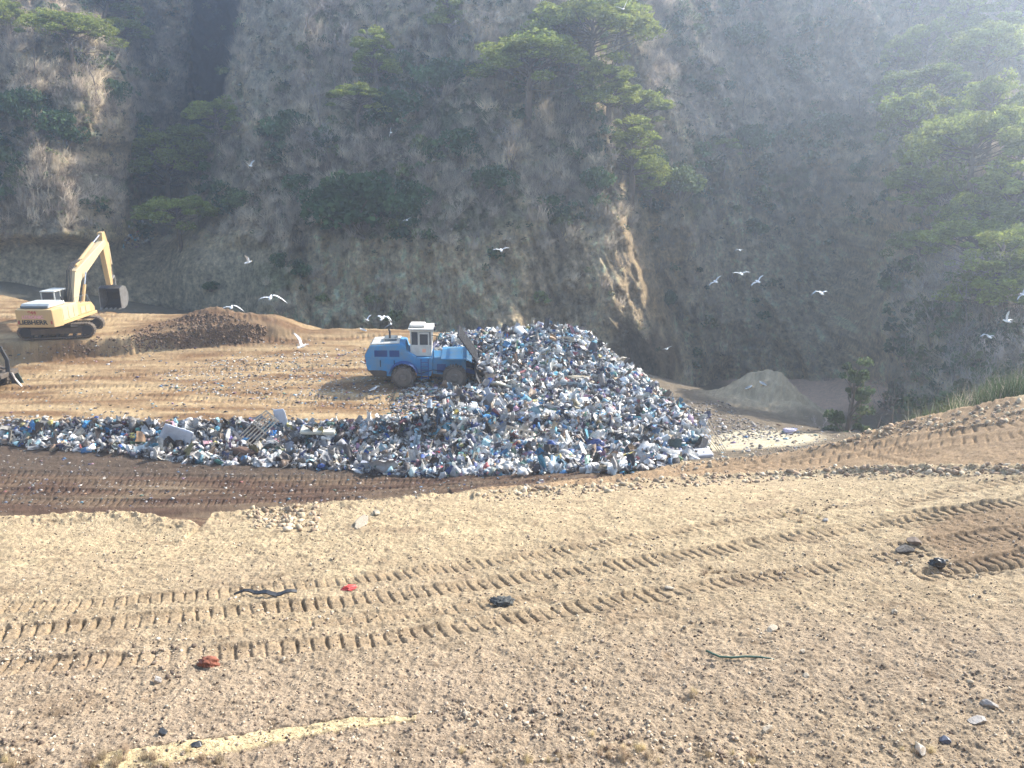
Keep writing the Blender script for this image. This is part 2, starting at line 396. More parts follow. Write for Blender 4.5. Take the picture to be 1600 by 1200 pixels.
cc0, ss0 = math.cos(PITCH), math.sin(PITCH)
# colours of the soil itself
n1 = fbm(GX, GY, 3.0, 4, 70); n2 = fbm(GX, GY, 0.5, 4, 71, gain=0.65); n3 = fbm(GX * 0.15, GY, 1.1, 4, 72)
def C3(r, g, b): return np.array([r, g, b])
def mixc(c, d, m): return c * (1 - m[..., None]) + d * m[..., None]
col = np.ones(GH.shape + (3,)) * C3(0.45, 0.36, 0.25)
farbank = sstep(12.5, 15.5, GY)
col = mixc(col, C3(0.51, 0.41, 0.275), np.clip(farbank * 0.9 + n1 * 0.8 * farbank, 0, 1))
pale = sstep(0.25, 0.5, fbm(GX, GY, 2.2, 4, 73)) * sstep(11.5, 14, GY) * sstep(2, -3, GX)
col = mixc(col, C3(0.62, 0.51, 0.34), pale * 0.8)
col = mixc(col, C3(0.42, 0.335, 0.265), np.clip(sstep(12, 9, GY) * 0.6 + 0.3 * n1, 0, 1))
col = mixc(col, C3(0.36, 0.26, 0.165), TM * 0.45)
rr = sstep(19.0, 21.5, GY - 0.0) * 0 + (GY > wy + 0.2) * wi * bankw
col = mixc(col, C3(0.34, 0.235, 0.15), rr * 0.8)
dist = sstep(0.12, 0.45, fbm(GX * .6, GY, 1.5, 5, 170, gain=.65)) * near; col = mixc(col, C3(0.29, 0.215, 0.15), dist * 0.55)
dist2 = sstep(0.2, 0.5, fbm(GX, GY, .35, 3, 171, gain=.7)) * near; col = mixc(col, C3(0.20, 0.145, 0.10), dist2 * 0.6)
# lower haul road: damp brown
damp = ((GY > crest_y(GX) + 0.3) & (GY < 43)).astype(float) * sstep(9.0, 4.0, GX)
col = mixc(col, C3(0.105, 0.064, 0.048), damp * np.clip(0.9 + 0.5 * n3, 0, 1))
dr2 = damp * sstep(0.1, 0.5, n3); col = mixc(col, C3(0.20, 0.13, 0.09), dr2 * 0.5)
# tipping platform: tan and orange
cell = (GY >= cell_front(GX) - 0.2) & (GY < 78) & (GX < 9)
cellc = mixc(np.ones(GH.shape + (3,)) * C3(0.27, 0.165, 0.09), C3(0.54, 0.40, 0.24), np.clip(0.5 + 1.9 * n3, 0, 1))
col = np.where(cell[..., None], cellc, col)
col = mixc(col, C3(0.15, 0.095, 0.065), np.clip(moundm * 1.6, 0, 1) * (0.75 + 0.25 * n2))
back = sstep(0.3, 2, GY - np.interp(GX, [-60, -50, -40, -33, -25], [75, 72, 66, 63.8, 63]))
col = mixc(col, C3(0.13, 0.125, 0.10), np.clip(back, 0, 1))
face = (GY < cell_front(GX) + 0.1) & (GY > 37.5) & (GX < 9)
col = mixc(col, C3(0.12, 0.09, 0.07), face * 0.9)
# ravine side: pale sand flat, sand mound
heapside = (GX > 8.5) & (GY > 33) & (GY > crest_y(GX) + 1)
col = mixc(col, C3(0.20, 0.165, 0.125), heapside * 1.0)
pf = P(1185, 690, 41)
palef = sstep(1.2, 0.8, np.hypot((GX - pf[0]) / 3.4, (GY - pf[1] - .3) / 3.4))
col = mixc(col, C3(0.70, 0.62, 0.46), palef)
cm = P(1205, 640, 58); sm = sstep(1.4, 0.8, np.hypot((GX - cm[0]) / 5.0, (GY - cm[1]) / 4.5))
col = mixc(col, C3(0.50, 0.42, 0.30), sm)
far_r = sstep(64, 70, GY) * (GX > 12); col = mixc(col, C3(0.78, 0.56, 0.44), far_r * sstep(24, 28, GX))  # sunlit patch of the ravine floor, painted in as paler pinkish ground
col = mixc(col, C3(0.75, 0.62, 0.38), slabm * 0.75)
pu = 800 + FPX * GX / np.maximum(GY * cc0 - GH * ss0, 1); pv = 600 - FPX * (GY * ss0 + GH * cc0) / np.maximum(GY * cc0 - GH * ss0, 1)
dk = np.hypot((pu - 1560) / 130, (pv - 838) / 52) + 0.35 * fbm(GX, GY, 1.0, 3, 77); col = mixc(col, C3(0.27, 0.19, 0.125), sstep(1.1, 0.75, dk) * (GY > 8) * (GY < 20) * 0.85)
col = col * (1 + 0.42 * n2[..., None] + 0.22 * crumb[..., None])
col = np.clip(col * np.array([0.78, 0.745, 0.675]), 0.02, 0.8)

V = np.stack([GX, GY, GH], -1).reshape(-1, 3)
nr, nc = GX.shape
ii = np.arange(nr * nc).reshape(nr, nc)
F = np.stack([ii[:-1, :-1], ii[:-1, 1:], ii[1:, 1:], ii[1:, :-1]], -1).reshape(-1, 4)
m_ground = tinted("soil", rough=0.95, nscale=22, lo=0.62, hi=1.28, bump=0.9, bscale=38, bdist=0.035, spec=0.15)
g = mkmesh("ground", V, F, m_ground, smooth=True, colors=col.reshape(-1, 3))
tag(g, "tan and brown bulldozed earth with machine tracks, from the near bank to the ravine", kind="structure")

# ------------------------------------------------------------------ the mountainside: relief in its own distances
K_pts = [(-400,400,78),(-300,0,98),(-200,400,82),(0,500,80),(0,400,84),(100,420,84.5),(100,455,83.5),(0,460,82.5),(250,440,91),(250,480,90),(0,200,93),(0,0,108),(100,350,88),(100,200,95),(100,60,103),(100,0,112),(170,330,94),(180,200,101),
 (200,120,110),(230,330,108),(240,240,114),(240,100,121),(240,0,127),(290,200,119),(380,100,110),(390,0,114),(350,220,104),(350,330,95),(300,400,89),(340,440,86.5),(340,490,85),
 (450,450,83),(450,505,82),(450,300,92),(450,150,101),(450,0,110),(600,530,80.5),(600,400,85),(600,250,93),(600,100,103),(600,0,109),(750,530,79),(750,380,83),(750,200,92),(750,0,104),
 (900,540,78),(880,380,82),(880,250,88),(880,130,94),(900,30,98),(940,200,90),(970,330,84),(1000,450,80),(1050,600,76),
 (1110,600,84),(1120,400,95),(1120,200,106),(1060,50,112),(1200,620,86),(1200,400,98),(1200,200,109),(1200,0,121),(1350,620,80),(1350,400,92),(1350,200,103),(1350,0,116),
 (1430,650,64),(1430,500,68),(1430,300,82),(1430,150,100),(1450,0,122),(1600,560,54),(1600,350,68),(1600,200,86),(1600,0,114),(1800,550,50),(1800,300,72),(1800,0,105),(2100,300,66),(2100,-200,100),
 (-300,-350,130),(0,-350,140),(400,-350,145),(800,-350,140),(1200,-350,155),(1600,-350,130),(2100,-450,110),
 (100,650,78),(500,700,76),(900,700,74),(1200,740,84),(1400,740,62),(1700,740,44)]
ka, ke = px_ray([p[0] for p in K_pts], [p[1] for p in K_pts])
FK = tps_fit(np.c_[ka, ke], [p[2] for p in K_pts], 1e-4)
KA = np.concatenate([np.linspace(-1.5, -0.72, 70, endpoint=False), np.linspace(-0.72, 0.80, 900, endpoint=False), np.linspace(0.80, 1.6, 70)])
KE = np.concatenate([np.linspace(-0.44, 0.27, 500, endpoint=False), np.linspace(0.27, 0.33, 14)])
QA, QE = np.meshgrid(KA, KE)
def etop(a): return 0.33 - 0.118 * sstep(0.16, 0.36, np.asarray(a, float)) - 0.05 * sstep(-0.1, -0.4, np.asarray(a, float)) - 0.17 * sstep(0.64, 0.9, np.asarray(a, float))
def escale(a): return (etop(a) + 0.44) / 0.77
QE = -0.44 + (QE + 0.44) * escale(QA)
KD = FK(QA, QE)
# pixel coordinates of every node, to lay the ridges out
cc, ss = math.cos(PITCH), math.sin(PITCH)
KU = 800 + FPX * QA / (cc - QE * ss); KV = 600 - FPX * (ss + QE * cc) / (cc - QE * ss)
def ridge(poly, right, width, amt, v0=None, v1=None):
    """ground drops back by amt metres on one side of a line running up the slope"""
    global KD
    p = np.array(poly, float); o = np.argsort(p[:, 1]); p = p[o]
    ul = np.interp(KV, p[:, 1], p[:, 0]) + 9 * fbm(KV, KV * 0, 60, 4, 81) * 1.5
    d = (KU - ul) * (1 if right else -1)
    s = np.clip(1 - np.exp(-np.maximum(d, 0) / width), 0, 1) * amt
    va, vb = p[0, 1], p[-1, 1]
    s = s * sstep(va - 40, va + 10, KV) * sstep(vb + 30, vb - 10, KV)
    fall = np.exp(-np.maximum(d - max(width, 14) * 3, 0) / (max(width, 14) * 5))
    KD = KD + s * fall
ridge([(905,-60),(925,60),(945,180),(962,300),(985,400),(1020,500),(1075,620)], True, 14, 10)
ridge([(150,20),(190,120),(205,220),(195,330),(200,360)], True, 12, 8)
ridge([(388,-60),(370,60),(348,130),(332,215)], False, 5, 20)
ridge([(300,-60),(300,60),(296,130),(300,215)], False, 5, -17)
ridge([(1075,290),(1085,400),(1095,520),(1110,610)], True, 20, 5)
ridge([(1400,60),(1395,200),(1390,320),(1385,450),(1400,600)], False, 30, 5)
# spurs and gullies in world metres
WX = QA * KD; WZ = QE * KD
lean = WX + 0.3 * WZ
g1 = fbm(lean, WZ * 0.26, 15, 4, 90, ridged=True)
g2 = fbm(lean + 0.8 * noise(WX * .2, WZ * .2, 5), WZ * 0.25, 4.2, 4, 91, ridged=True, gain=0.6)
g3 = fbm(WX, WZ, 1.6, 4, 92, gain=0.6)
calm = 1 - 0.85 * sstep(365, 395, KV + 10 * noise(KU / 60, KV / 60, 3) + .18 * np.maximum(0, 300 - KU) * 0) * sstep(440, 380, KU)
KD = KD - calm * (5.2 * g1 + 2.4 * g2 + 0.6 * g3 + 0.9 * fbm(WX, WZ, 3.5, 3, 95))
KD = KD - calm * 0.22 * fbm(WX * 1.4, WZ, 0.7, 3, 130, ridged=True, gain=.7)
KX, KY, KZ = QA * KD, KD, QE * KD
V = np.stack([KX, KY, KZ], -1).reshape(-1, 3)
nr, nc = KX.shape; ii = np.arange(nr * nc).reshape(nr, nc)
F = np.stack([ii[:-1, :-1], ii[:-1, 1:], ii[1:, 1:], ii[1:, :-1]], -1).reshape(-1, 4)
k1 = fbm(KX, KZ, 9, 5, 96, gain=0.6); k2 = fbm(KX * 2.2, KZ * 0.7, 2.0, 4, 97, gain=0.65); k3 = fbm(KX, KZ, 4, 4, 98)
kc = np.ones(KX.shape + (3,)) * C3(0.54, 0.45, 0.33)
kc = mixc(kc, C3(0.33, 0.26, 0.215), sstep(-0.1, 0.25, k1))                       # leafless scrub, purplish
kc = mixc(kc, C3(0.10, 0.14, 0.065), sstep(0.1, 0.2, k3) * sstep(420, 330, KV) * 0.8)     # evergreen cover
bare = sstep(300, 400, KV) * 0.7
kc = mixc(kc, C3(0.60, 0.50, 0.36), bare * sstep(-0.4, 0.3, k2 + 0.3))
def blob(u, v, ru, rv, c, amt):
    global kc
    q = np.hypot((KU - u) / ru, (KV - v) / rv) + 0.5 * fbm(KX, KZ, 3, 3, 99)
    kc = mixc(kc, C3(*c), sstep(1.1, 0.7, q) * amt)
tanrock = (0.46, 0.36, 0.25)
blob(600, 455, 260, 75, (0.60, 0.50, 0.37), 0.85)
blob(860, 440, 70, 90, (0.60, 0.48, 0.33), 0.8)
blob(500, 250, 200, 60, (0.22, 0.20, 0.18), 0.7)
blob(640, 330, 220, 45, (0.12, 0.14, 0.085), 0.7)
blob(620, 170, 160, 60, (0.17, 0.18, 0.13), 0.6)
blob(1200, 120, 200, 110, (0.42, 0.35, 0.33), 0.7)
blob(1372, 628, 34, 34, (0.80, 0.58, 0.46), 1.0)  # sunlight in the ravine opening, put into the slope's colour
blob(1230, 450, 180, 130, (0.54, 0.46, 0.36), 0.7)
blob(1030, 390, 55, 140, (0.40, 0.30, 0.19), 0.95)
blob(870, 440, 60, 80, (0.36, 0.30, 0.23), 0.8)
blob(430, 400, 60, 60, (0.38, 0.33, 0.26), 0.8)
blob(430, 60, 60, 130, (0.42, 0.38, 0.32), 0.85)
blob(250, 130, 60, 130, (0.34, 0.30, 0.29), 0.85)
blob(332, 70, 30, 140, (0.035, 0.035, 0.04), 0.97)  # shade of the deep cleft, painted into the rock colour
blob(990, 440, 30, 150, tanrock, 0.8)
blob(935, 240, 22, 120, tanrock, 0.8)
blob(900, 20, 50, 50, tanrock, 0.8)
blob(1000, 560, 70, 60, (0.16, 0.12, 0.085), 0.9)
blob(60, 300, 100, 90, (0.33, 0.30, 0.25), 0.7)
blob(100, 410, 160, 30, (0.20, 0.21, 0.14), 0.8)
blob(400, 435, 80, 30, (0.22, 0.24, 0.15), 0.8)
kc = mixc(kc, C3(0.40, 0.355, 0.28) , (1 - calm) * 1.0)
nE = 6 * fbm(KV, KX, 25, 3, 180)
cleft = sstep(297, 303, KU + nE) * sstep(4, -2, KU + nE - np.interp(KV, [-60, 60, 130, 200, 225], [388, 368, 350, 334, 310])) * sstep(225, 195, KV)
kc = mixc(kc, C3(0.03, 0.032, 0.036), cleft * 0.95)  # near-black colour painted in to deepen the shade of the recess
sp = fbm(KX, KZ, 0.7, 3, 120, gain=.7); kc = kc * (1 + 0.6 * k2[..., None] + 0.4 * g3[..., None] + .55 * sp[..., None])
kc = np.clip(kc * np.array([1.04, 0.98, 0.84]), 0.02, 0.62)
m_cliff = tinted("conglomerate_slope", rough=0.98, nscale=2.4, lo=0.42, hi=1.6, bump=1.0, bscale=2.6, bdist=0.8, spec=0.05, detail=12)
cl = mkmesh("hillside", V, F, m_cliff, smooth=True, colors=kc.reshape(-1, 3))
tag(cl, "steep eroded conglomerate mountainside with scrub in shade", kind="structure")
def cast_cliff(u, v):
    a, e = px_ray(u, v)
    c = np.clip(np.interp(a, KA, np.arange(len(KA))), 0, len(KA) - 1).astype(int); e2 = -0.44 + (np.asarray(e) + 0.44) / escale(a); r = np.clip(np.interp(e2, KE, np.arange(len(KE))), 0, len(KE) - 1).astype(int)
    y = KD[r, c]
    return np.stack([np.asarray(a) * y, y, np.asarray(e) * y], -1)
# ------------------------------------------------------------------ mesh builder for made things
class MB:
    def __init__(s): s.v = []; s.f = []
    def add(s, vs, fs):
        n = len(s.v); s.v += [tuple(v) for v in vs]; s.f += [tuple(i + n for i in f) for f in fs]; return s
    def box(s, x0, x1, y0, y1, z0, z1):
        return s.add([(x0,y0,z0),(x1,y0,z0),(x1,y1,z0),(x0,y1,z0),(x0,y0,z1),(x1,y0,z1),(x1,y1,z1),(x0,y1,z1)],
                     [(0,3,2,1),(4,5,6,7),(0,1,5,4),(1,2,6,5),(2,3,7,6),(3,0,4,7)])
    def prism(s, prof, y0, y1):            # profile in x,z (counter-clockwise seen from -y), pushed along y
        n = len(prof); vs = [(x, y0, z) for x, z in prof] + [(x, y1, z) for x, z in prof]
        fs = [tuple(range(n)), tuple(range(2 * n - 1, n - 1, -1))] + [(i, i + n, (i + 1) % n + n, (i + 1) % n) for i in range(n)]
        return s.add(vs, fs)
    def tube(s, pts, r, n=8, caps=True):
        pts = [Vector(p) for p in pts]; rs = r if isinstance(r, (list, tuple)) else [r] * len(pts)
        rings = []; up = None
        for i, p in enumerate(pts):
            d = (pts[min(i + 1, len(pts) - 1)] - pts[max(i - 1, 0)]).normalized()
            a = d.orthogonal().normalized() if up is None else (up - d * up.dot(d)).normalized()
            up = a; b = d.cross(a)
            rings.append([p + (a * math.cos(2 * math.pi * k / n) + b * math.sin(2 * math.pi * k / n)) * rs[i] for k in range(n)])
        vs = [q for r_ in rings for q in r_]; fs = []
        for i in range(len(pts) - 1):
            for k in range(n):
                fs.append((i * n + k, i * n + (k + 1) % n, (i + 1) * n + (k + 1) % n, (i + 1) * n + k))
        if caps: fs += [tuple(range(n - 1, -1, -1)), tuple(range((len(pts) - 1) * n, len(pts) * n))]
        return s.add(vs, fs)
    def cyl(s, c, axis, r, L, n=24):
        c = Vector(c); ax = Vector(axis).normalized() * (L / 2); return s.tube([c - ax, c + ax], r, n)
    def beam(s, p0, p1, w, h0, h1):        # bar between two x,z points, widths across y, heights at the ends
        (x0, z0), (x1, z1) = p0, p1; d = Vector((x1 - x0, z1 - z0)).normalized(); nx, nz = -d.y, d.x
        prof = [(x0 - nx * h0 / 2, z0 - nz * h0 / 2), (x1 - nx * h1 / 2, z1 - nz * h1 / 2), (x1 + nx * h1 / 2, z1 + nz * h1 / 2), (x0 + nx * h0 / 2, z0 + nz * h0 / 2)]
        return s.prism(prof, -w / 2, w / 2)
    def shift(s, d):
        s.v = [(a + d[0], b + d[1], c + d[2]) for a, b, c in s.v]; return s
    def build(s, name, mat, parent=None, bevel=0.0, smooth=False):
        o = mkmesh(name, s.v, [tuple(f) for f in s.f], mat, parent)
        bm = o.data
        if bevel:
            m = o.modifiers.new("bevel", 'BEVEL'); m.width = bevel; m.segments = 2; m.limit_method = 'ANGLE'
        if smooth: bm.polygons.foreach_set("use_smooth", [True] * len(bm.polygons))
        return o
def text_part(name, s, size, mat, parent, loc, rot, depth=0.012, sx=1.0):
    cu = bpy.data.curves.new(name, 'FONT'); cu.body = s; cu.size = size; cu.extrude = depth; cu.align_x = 'CENTER'; cu.offset = 0.012 * size / 0.4
    t = bpy.data.objects.new("tmp", cu); COL.objects.link(t)
    bpy.context.view_layer.update()
    me = bpy.data.meshes.new_from_object(t); bpy.data.objects.remove(t)
    o = bpy.data.objects.new(name, me); COL.objects.link(o); o.parent = parent
    o.location = loc; o.rotation_euler = rot; o.scale = (sx, 1, 1); me.materials.clear(); me.materials.append(mat)
    return o

M = {}
M['blue'] = surf("blue_paint", (0.05, 0.25, 0.48), 0.6, dirt=(0.18, 0.24, 0.27), dirt_amt=0.9, scale=1.6)
M['blue_dark'] = surf("dark_blue_paint", (0.01, 0.06, 0.22), 0.5, dirt=(0.05, 0.08, 0.12), dirt_amt=0.5)  # darker blue paint of vents, rear fender, ladder and push arms
M['cream'] = surf("cream_paint", (0.62, 0.60, 0.53), 0.5, dirt=(0.36, 0.31, 0.25), dirt_amt=0.5, scale=2.5)
M['mud'] = surf("muddy_steel", (0.12, 0.095, 0.07), 0.85, dirt=(0.05, 0.04, 0.035), dirt_amt=0.8, scale=3, bump=0.8, bscale=12)
M['steel_dark'] = surf("dark_steel", (0.022, 0.024, 0.030), 0.7, metal=0.0, dirt=(0.07, 0.055, 0.04), dirt_amt=0.6, scale=3)
M['steel_worn'] = surf("worn_steel", (0.42, 0.40, 0.38), 0.38, metal=0.6, dirt=(0.16, 0.12, 0.09), dirt_amt=0.6, scale=3)
M['yellow'] = surf("yellow_paint", (0.55, 0.37, 0.165), 0.65, dirt=(0.42, 0.30, 0.17), dirt_amt=0.55, scale=1.4)
M['yellow_pale'] = surf("faded_yellow_paint", (0.58, 0.46, 0.28), 0.65, dirt=(0.45, 0.33, 0.18), dirt_amt=0.55, scale=1.8)
M['grey_top'] = surf("pale_grey_paint", (0.50, 0.52, 0.50), 0.5, dirt=(0.30, 0.28, 0.24), dirt_amt=0.5)
M['grey_side'] = surf("slate_grey_paint", (0.10, 0.13, 0.15), 0.6, dirt=(0.2, 0.18, 0.14), dirt_amt=0.4)
M['glass'] = surf("cab_glass", (0.05, 0.06, 0.07), 0.12, dirt=(0.12, 0.11, 0.10), dirt_amt=0.35, spec=0.7)
M['black'] = surf("black_rubber", (0.015, 0.015, 0.016), 0.7, dirt=(0.06, 0.05, 0.04), dirt_amt=0.5)
M['black_letter'] = surf("black_lettering", (0.02, 0.018, 0.016), 0.6, dirt_amt=0.2)
M['red_letter'] = surf("red_lettering", (0.42, 0.08, 0.05), 0.6, dirt_amt=0.3)
M['pink_letter'] = surf("pink_lettering", (0.78, 0.38, 0.40), 0.6, dirt_amt=0.3)
M['chrome'] = surf("cylinder_rod", (0.6, 0.6, 0.6), 0.2, metal=0.9, dirt_amt=0.3)
M['orange'] = surf("orange_decal", (0.85, 0.42, 0.25), 0.6, dirt_amt=0.2)

M['green_dark'] = surf('dark_green_paint', (0.02, 0.06, 0.055), 0.6, dirt=(.10,.09,.07), dirt_amt=.5)
# ------------------------------------------------------------------ landfill compactor
def tread_wheel(parent, name, c, r, w, side):
    mb = MB(); mb.cyl(c, (0, 1, 0), r * 0.86, w, 28)
    n = 13
    for row in range(5):
        yy = c[1] - w / 2 + w * (row + 0.5) / 5
        for k in range(n):
            a = 2 * math.pi * (k + (0.5 if row % 2 else 0)) / n
            ca, sa = math.cos(a), math.sin(a); t = Vector((-sa, 0, ca)); rd = Vector((ca, 0, sa)); b = Vector((c[0], yy, c[2]))
            h, tw, yw = r * 0.17, 0.085, 0.07
            vs = []
            for rr, k2 in ((r * 0.84, 1.0), (r * 0.84 + h, 0.62)):
                for st, sy in ((-1, -1), (1, -1), (1, 1), (-1, 1)):
                    vs.append(b + rd * rr + t * tw * st * k2 + Vector((0, yw * sy * k2, 0)))
            mb.add(vs, [(0,3,2,1),(4,5,6,7),(0,1,5,4),(1,2,6,5),(2,3,7,6),(3,0,4,7)])
    wh = mb.build(name, M['mud'], parent)
    hb_ = MB(); yo = c[1] + side * w / 2
    hb_.tube([(c[0], yo - side * 0.02, c[2]), (c[0], yo + side * 0.05, c[2])], [r * 0.74, r * 0.70], 24)
    hb_.tube([(c[0], yo + side * 0.05, c[2]), (c[0], yo + side * 0.13, c[2])], [r * 0.34, r * 0.28], 16)
    for k in range(10):
        a = k * 2 * math.pi / 10; hb_.cyl((c[0] + math.cos(a) * r * 0.5, yo + side * 0.06, c[2] + math.sin(a) * r * 0.5), (0, 1, 0), 0.03, 0.05, 6)
    hb_.build("hub", surf_hub, wh, 0.01)
    return wh
surf_hub = surf("dusty_hub", (0.17, 0.14, 0.11), 0.8, dirt=(0.08, 0.065, 0.05), dirt_amt=0.8, scale=3, bump=0.5)
def compactor():
    pos = cast_ground(np.array([655.0]), np.array([600.0]))[0]
    R = empty("landfill_compactor", (pos[0], pos[1] + 1.0, ground_z(pos[0], pos[1] + 0.6) - 0.05), math.radians(-4))
    R.rotation_euler = (math.radians(1), math.radians(1.0), math.radians(3))
    tag(R, "blue landfill compactor with a cream cab and spiked steel wheels, nosing into the rubbish heap", "compactor")
    W = 1.15
    body = MB().prism([(-3.05, 0.62), (-0.35, 0.62), (-0.2, 1.0), (-0.2, 1.98), (-0.85, 2.35), (-0.95, 2.78), (-1.35, 2.84), (-3.25, 2.72), (-3.62, 2.05), (-3.50, 1.15)], -W, W)
    body = body.build("engine_body", M['blue'], R, 0.05)
    # roof lid and trim
    MB().prism([(-3.22, 2.735), (-1.35, 2.86), (-1.35, 2.93), (-3.16, 2.82)], -W + 0.12, W - 0.12).build("hood", M['cream'], R, 0.02)
    MB().box(-2.4, -1.55, -0.5, 0.5, 2.86, 3.08).build("air_intake", M['grey_side'], R, 0.04)
    g1_ = MB()
    for k in range(7): g1_.box(-2.95, -2.15, -W - 0.02, -W + 0.01, 2.02 + k * 0.055, 2.05 + k * 0.055)
    g1_.box(-2.98, -2.12, -W - 0.008, -W, 1.98, 2.42)
    g1_.build("side_vent", M['blue_dark'], R)
    g2_ = MB()
    for k in range(7): g2_.box(-1.95, -1.35, -W - 0.02, -W + 0.01, 2.02 + k * 0.055, 2.05 + k * 0.055)
    g2_.box(-1.98, -1.32, -W - 0.008, -W, 1.98, 2.42)
    g2_.build("side_vent", M['blue_dark'], R)
    for x0, x1, z0, z1 in ((-3.42, -2.6, 1.05, 1.85), (-2.54, -1.75, 1.62, 1.9)):
        MB().box(x0, x1, -W - 0.03, -W - 0.002, z0, z1).build("side_panel", M['blue'], R, 0.012)
    # rear grille and lights
    MB().prism([(-3.66, 2.02), (-3.28, 2.70), (-3.24, 2.68), (-3.60, 2.0)], -0.9, 0.9).build("rear_grille", M['black'], R)
    for sy in (-0.92, 0.92): MB().box(-3.66, -3.56, sy - 0.12, sy + 0.12, 1.55, 1.75).build("tail_light", M['red_letter'], R, 0.01)
    MB().tube([(-2.0, -0.35, 2.85), (-2.0, -0.35, 3.55), (-2.06, -0.35, 3.68)], [0.07, 0.065, 0.065], 12).build("exhaust_pipe", M['steel_dark'], R)
    # fender over the rear wheel and the wheel well
    f = MB(); n = 9
    for k in range(n):
        a0 = math.radians(15 + 150 * k / n); a1 = math.radians(15 + 150 * (k + 1) / n); r0, r1 = 0.93, 1.0
        pr = [(-1.05 + math.cos(a0) * r0, 0.72 + math.sin(a0) * r0), (-1.05 + math.cos(a0) * r1, 0.72 + math.sin(a0) * r1), (-1.05 + math.cos(a1) * r1, 0.72 + math.sin(a1) * r1), (-1.05 + math.cos(a1) * r0, 0.72 + math.sin(a1) * r0)]
        f.prism(pr, -W - 0.62, -W + 0.0)
    rf = f.build("rear_fender", M['blue_dark'], R, 0.01); r2 = rf.copy(); COL.objects.link(r2); r2.location = (0, 2 * W + 0.62, 0)
    MB().prism([(-0.2, 0.66), (0.75, 0.66), (0.85, 1.0), (0.85, 1.93), (-0.2, 1.93)], -W - 0.05, W + 0.05).build("platform", M['blue'], R, 0.03)
    # ladder on the side
    l = MB()
    for x in (0.12, 0.60): l.box(x - 0.03, x + 0.03, -W - 0.30, -W - 0.24, 0.5, 1.9)
    for k in range(5): l.box(0.12, 0.60, -W - 0.33, -W - 0.2, 0.58 + k * 0.27, 0.62 + k * 0.27)
    for x in (0.12, 0.60): l.box(x - 0.03, x + 0.03, -W - 0.25, -W + 0.02, 1.82, 1.86)
    l.build("ladder", M['blue_dark'], R)
    MB().tube([(0.95, -W - 0.05, 1.9), (0.95, -W - 0.05, 2.5), (0.95, -W + 0.4, 2.55)], 0.025, 8).build("handrail", M['blue_dark'], R)
    # front frame
    MB().prism([(0.85, 0.75), (2.9, 0.62), (3.1, 1.0), (3.1, 1.62), (2.7, 1.95), (0.85, 1.90)], -0.95, 0.95).build("front_frame", M['blue'], R, 0.04)
    MB().box(1.15, 1.75, -0.98, -0.955, 0.85, 1.45).build("side_panel", M['blue_dark'], R)
    MB().prism([(1.45, 1.93), (3.15, 1.93), (3.5, 1.7), (3.5, 1.78), (3.18, 2.02), (1.45, 2.0)], -W - 0.5, W + 0.5).build("front_fender", M['blue'], R, 0.02)
    hd = MB(); hd.tube([(-3.2, -W + .05, 2.75), (-3.2, -W + .05, 3.15), (-1.3, -W + .05, 3.25), (-1.3, -W + .05, 2.85)], 0.018, 6); hd.tube([(-2.3, -W + .05, 2.8), (-2.3, -W + .05, 3.2)], 0.016, 6)
    hd.build("guard_rail", M['cream'], R)
    MB().tube([(-0.7, -W - .03, 1.2), (0.0, -W - .12, .85), (0.9, -W - .05, 1.1), (1.6, -1.0, .95)], 0.03, 6).build("hydraulic_hose", M['black'], R)
    MB().prism([(-3.50, 1.12), (-3.02, 0.60), (-2.2, 0.60), (-2.2, 0.98), (-3.3, 1.2)], -W - .02, W + .02).build("mud_skirt", M['mud'], R, 0.02)
    for x in (-2.62, -1.7): MB().box(x, x + .05, -W - .05, -W - .03, 1.3, 1.75).build("door_handle", M['black'], R)
    # cab
    cabb = MB(); cw = 0.82
    cabb.prism([(-0.62, 1.95), (0.78, 1.95), (0.82, 2.72), (-0.62, 2.72)], -cw, cw)
    for x in (-0.62, 0.74):
        for y in (-cw, cw - 0.10): cabb.box(x, x + 0.09, y, y + 0.10, 2.72, 3.62)
    for y in (-cw, cw - 0.08): cabb.box(-0.12, -0.04, y, y + 0.08, 2.72, 3.62)
    cabb.box(-0.64, 0.85, -cw - 0.01, cw + 0.01, 3.60, 3.74)
    cab_ = cabb.build("cab", M['cream'], R, 0.02)
    MB().box(-0.56, -0.02, -cw + 0.03, -cw + 0.05, 2.68, 3.62).build("window", M['glass'], cab_)
    MB().box(-0.02, 0.76, -cw + 0.03, -cw + 0.05, 2.68, 3.62).build("window", M['glass'], cab_)
    MB().box(-0.6, 0.8, cw - 0.05, cw - 0.03, 2.68, 3.62).build("window", M['glass'], cab_)
    MB().box(0.79, 0.81, -cw + 0.1, cw - 0.1, 2.68, 3.62).build("windscreen", M['glass'], cab_)
    MB().box(-0.60, -0.58, -cw + 0.1, cw - 0.1, 2.68, 3.62).build("rear_window", M['glass'], cab_)
    dr = MB(); y0 = -cw - 0.035
    dr.box(-0.08, 0.66, y0, y0 + 0.03, 2.0, 2.66)
    dr.box(-0.08, 0.02, y0, y0 + 0.03, 2.66, 3.56); dr.box(0.56, 0.66, y0, y0 + 0.03, 2.66, 3.56); dr.box(-0.08, 0.66, y0, y0 + 0.03, 3.46, 3.58)
    dr = dr.build("door", M['cream'], cab_, 0.008)
    MB().box(0.18, 0.42, y0 - 0.012, y0 - 0.002, 2.22, 2.46).build("decal", M['orange'], R)
    # roof with cooler and lamps
    MB().box(-0.75, 0.95, -0.95, 0.95, 3.745, 3.84).build("cab_roof", M['cream'], R, 0.03)
    MB().box(-0.66, 0.35, -0.6, 0.6, 3.845, 4.02).build("roof_cooler", M['cream'], R, 0.06)
    for y in (-0.8, -0.5, 0.5, 0.8):
        MB().box(0.95, 1.08, y - 0.09, y + 0.09, 3.72, 3.88).build("work_lamp", M['steel_dark'], R, 0.01)
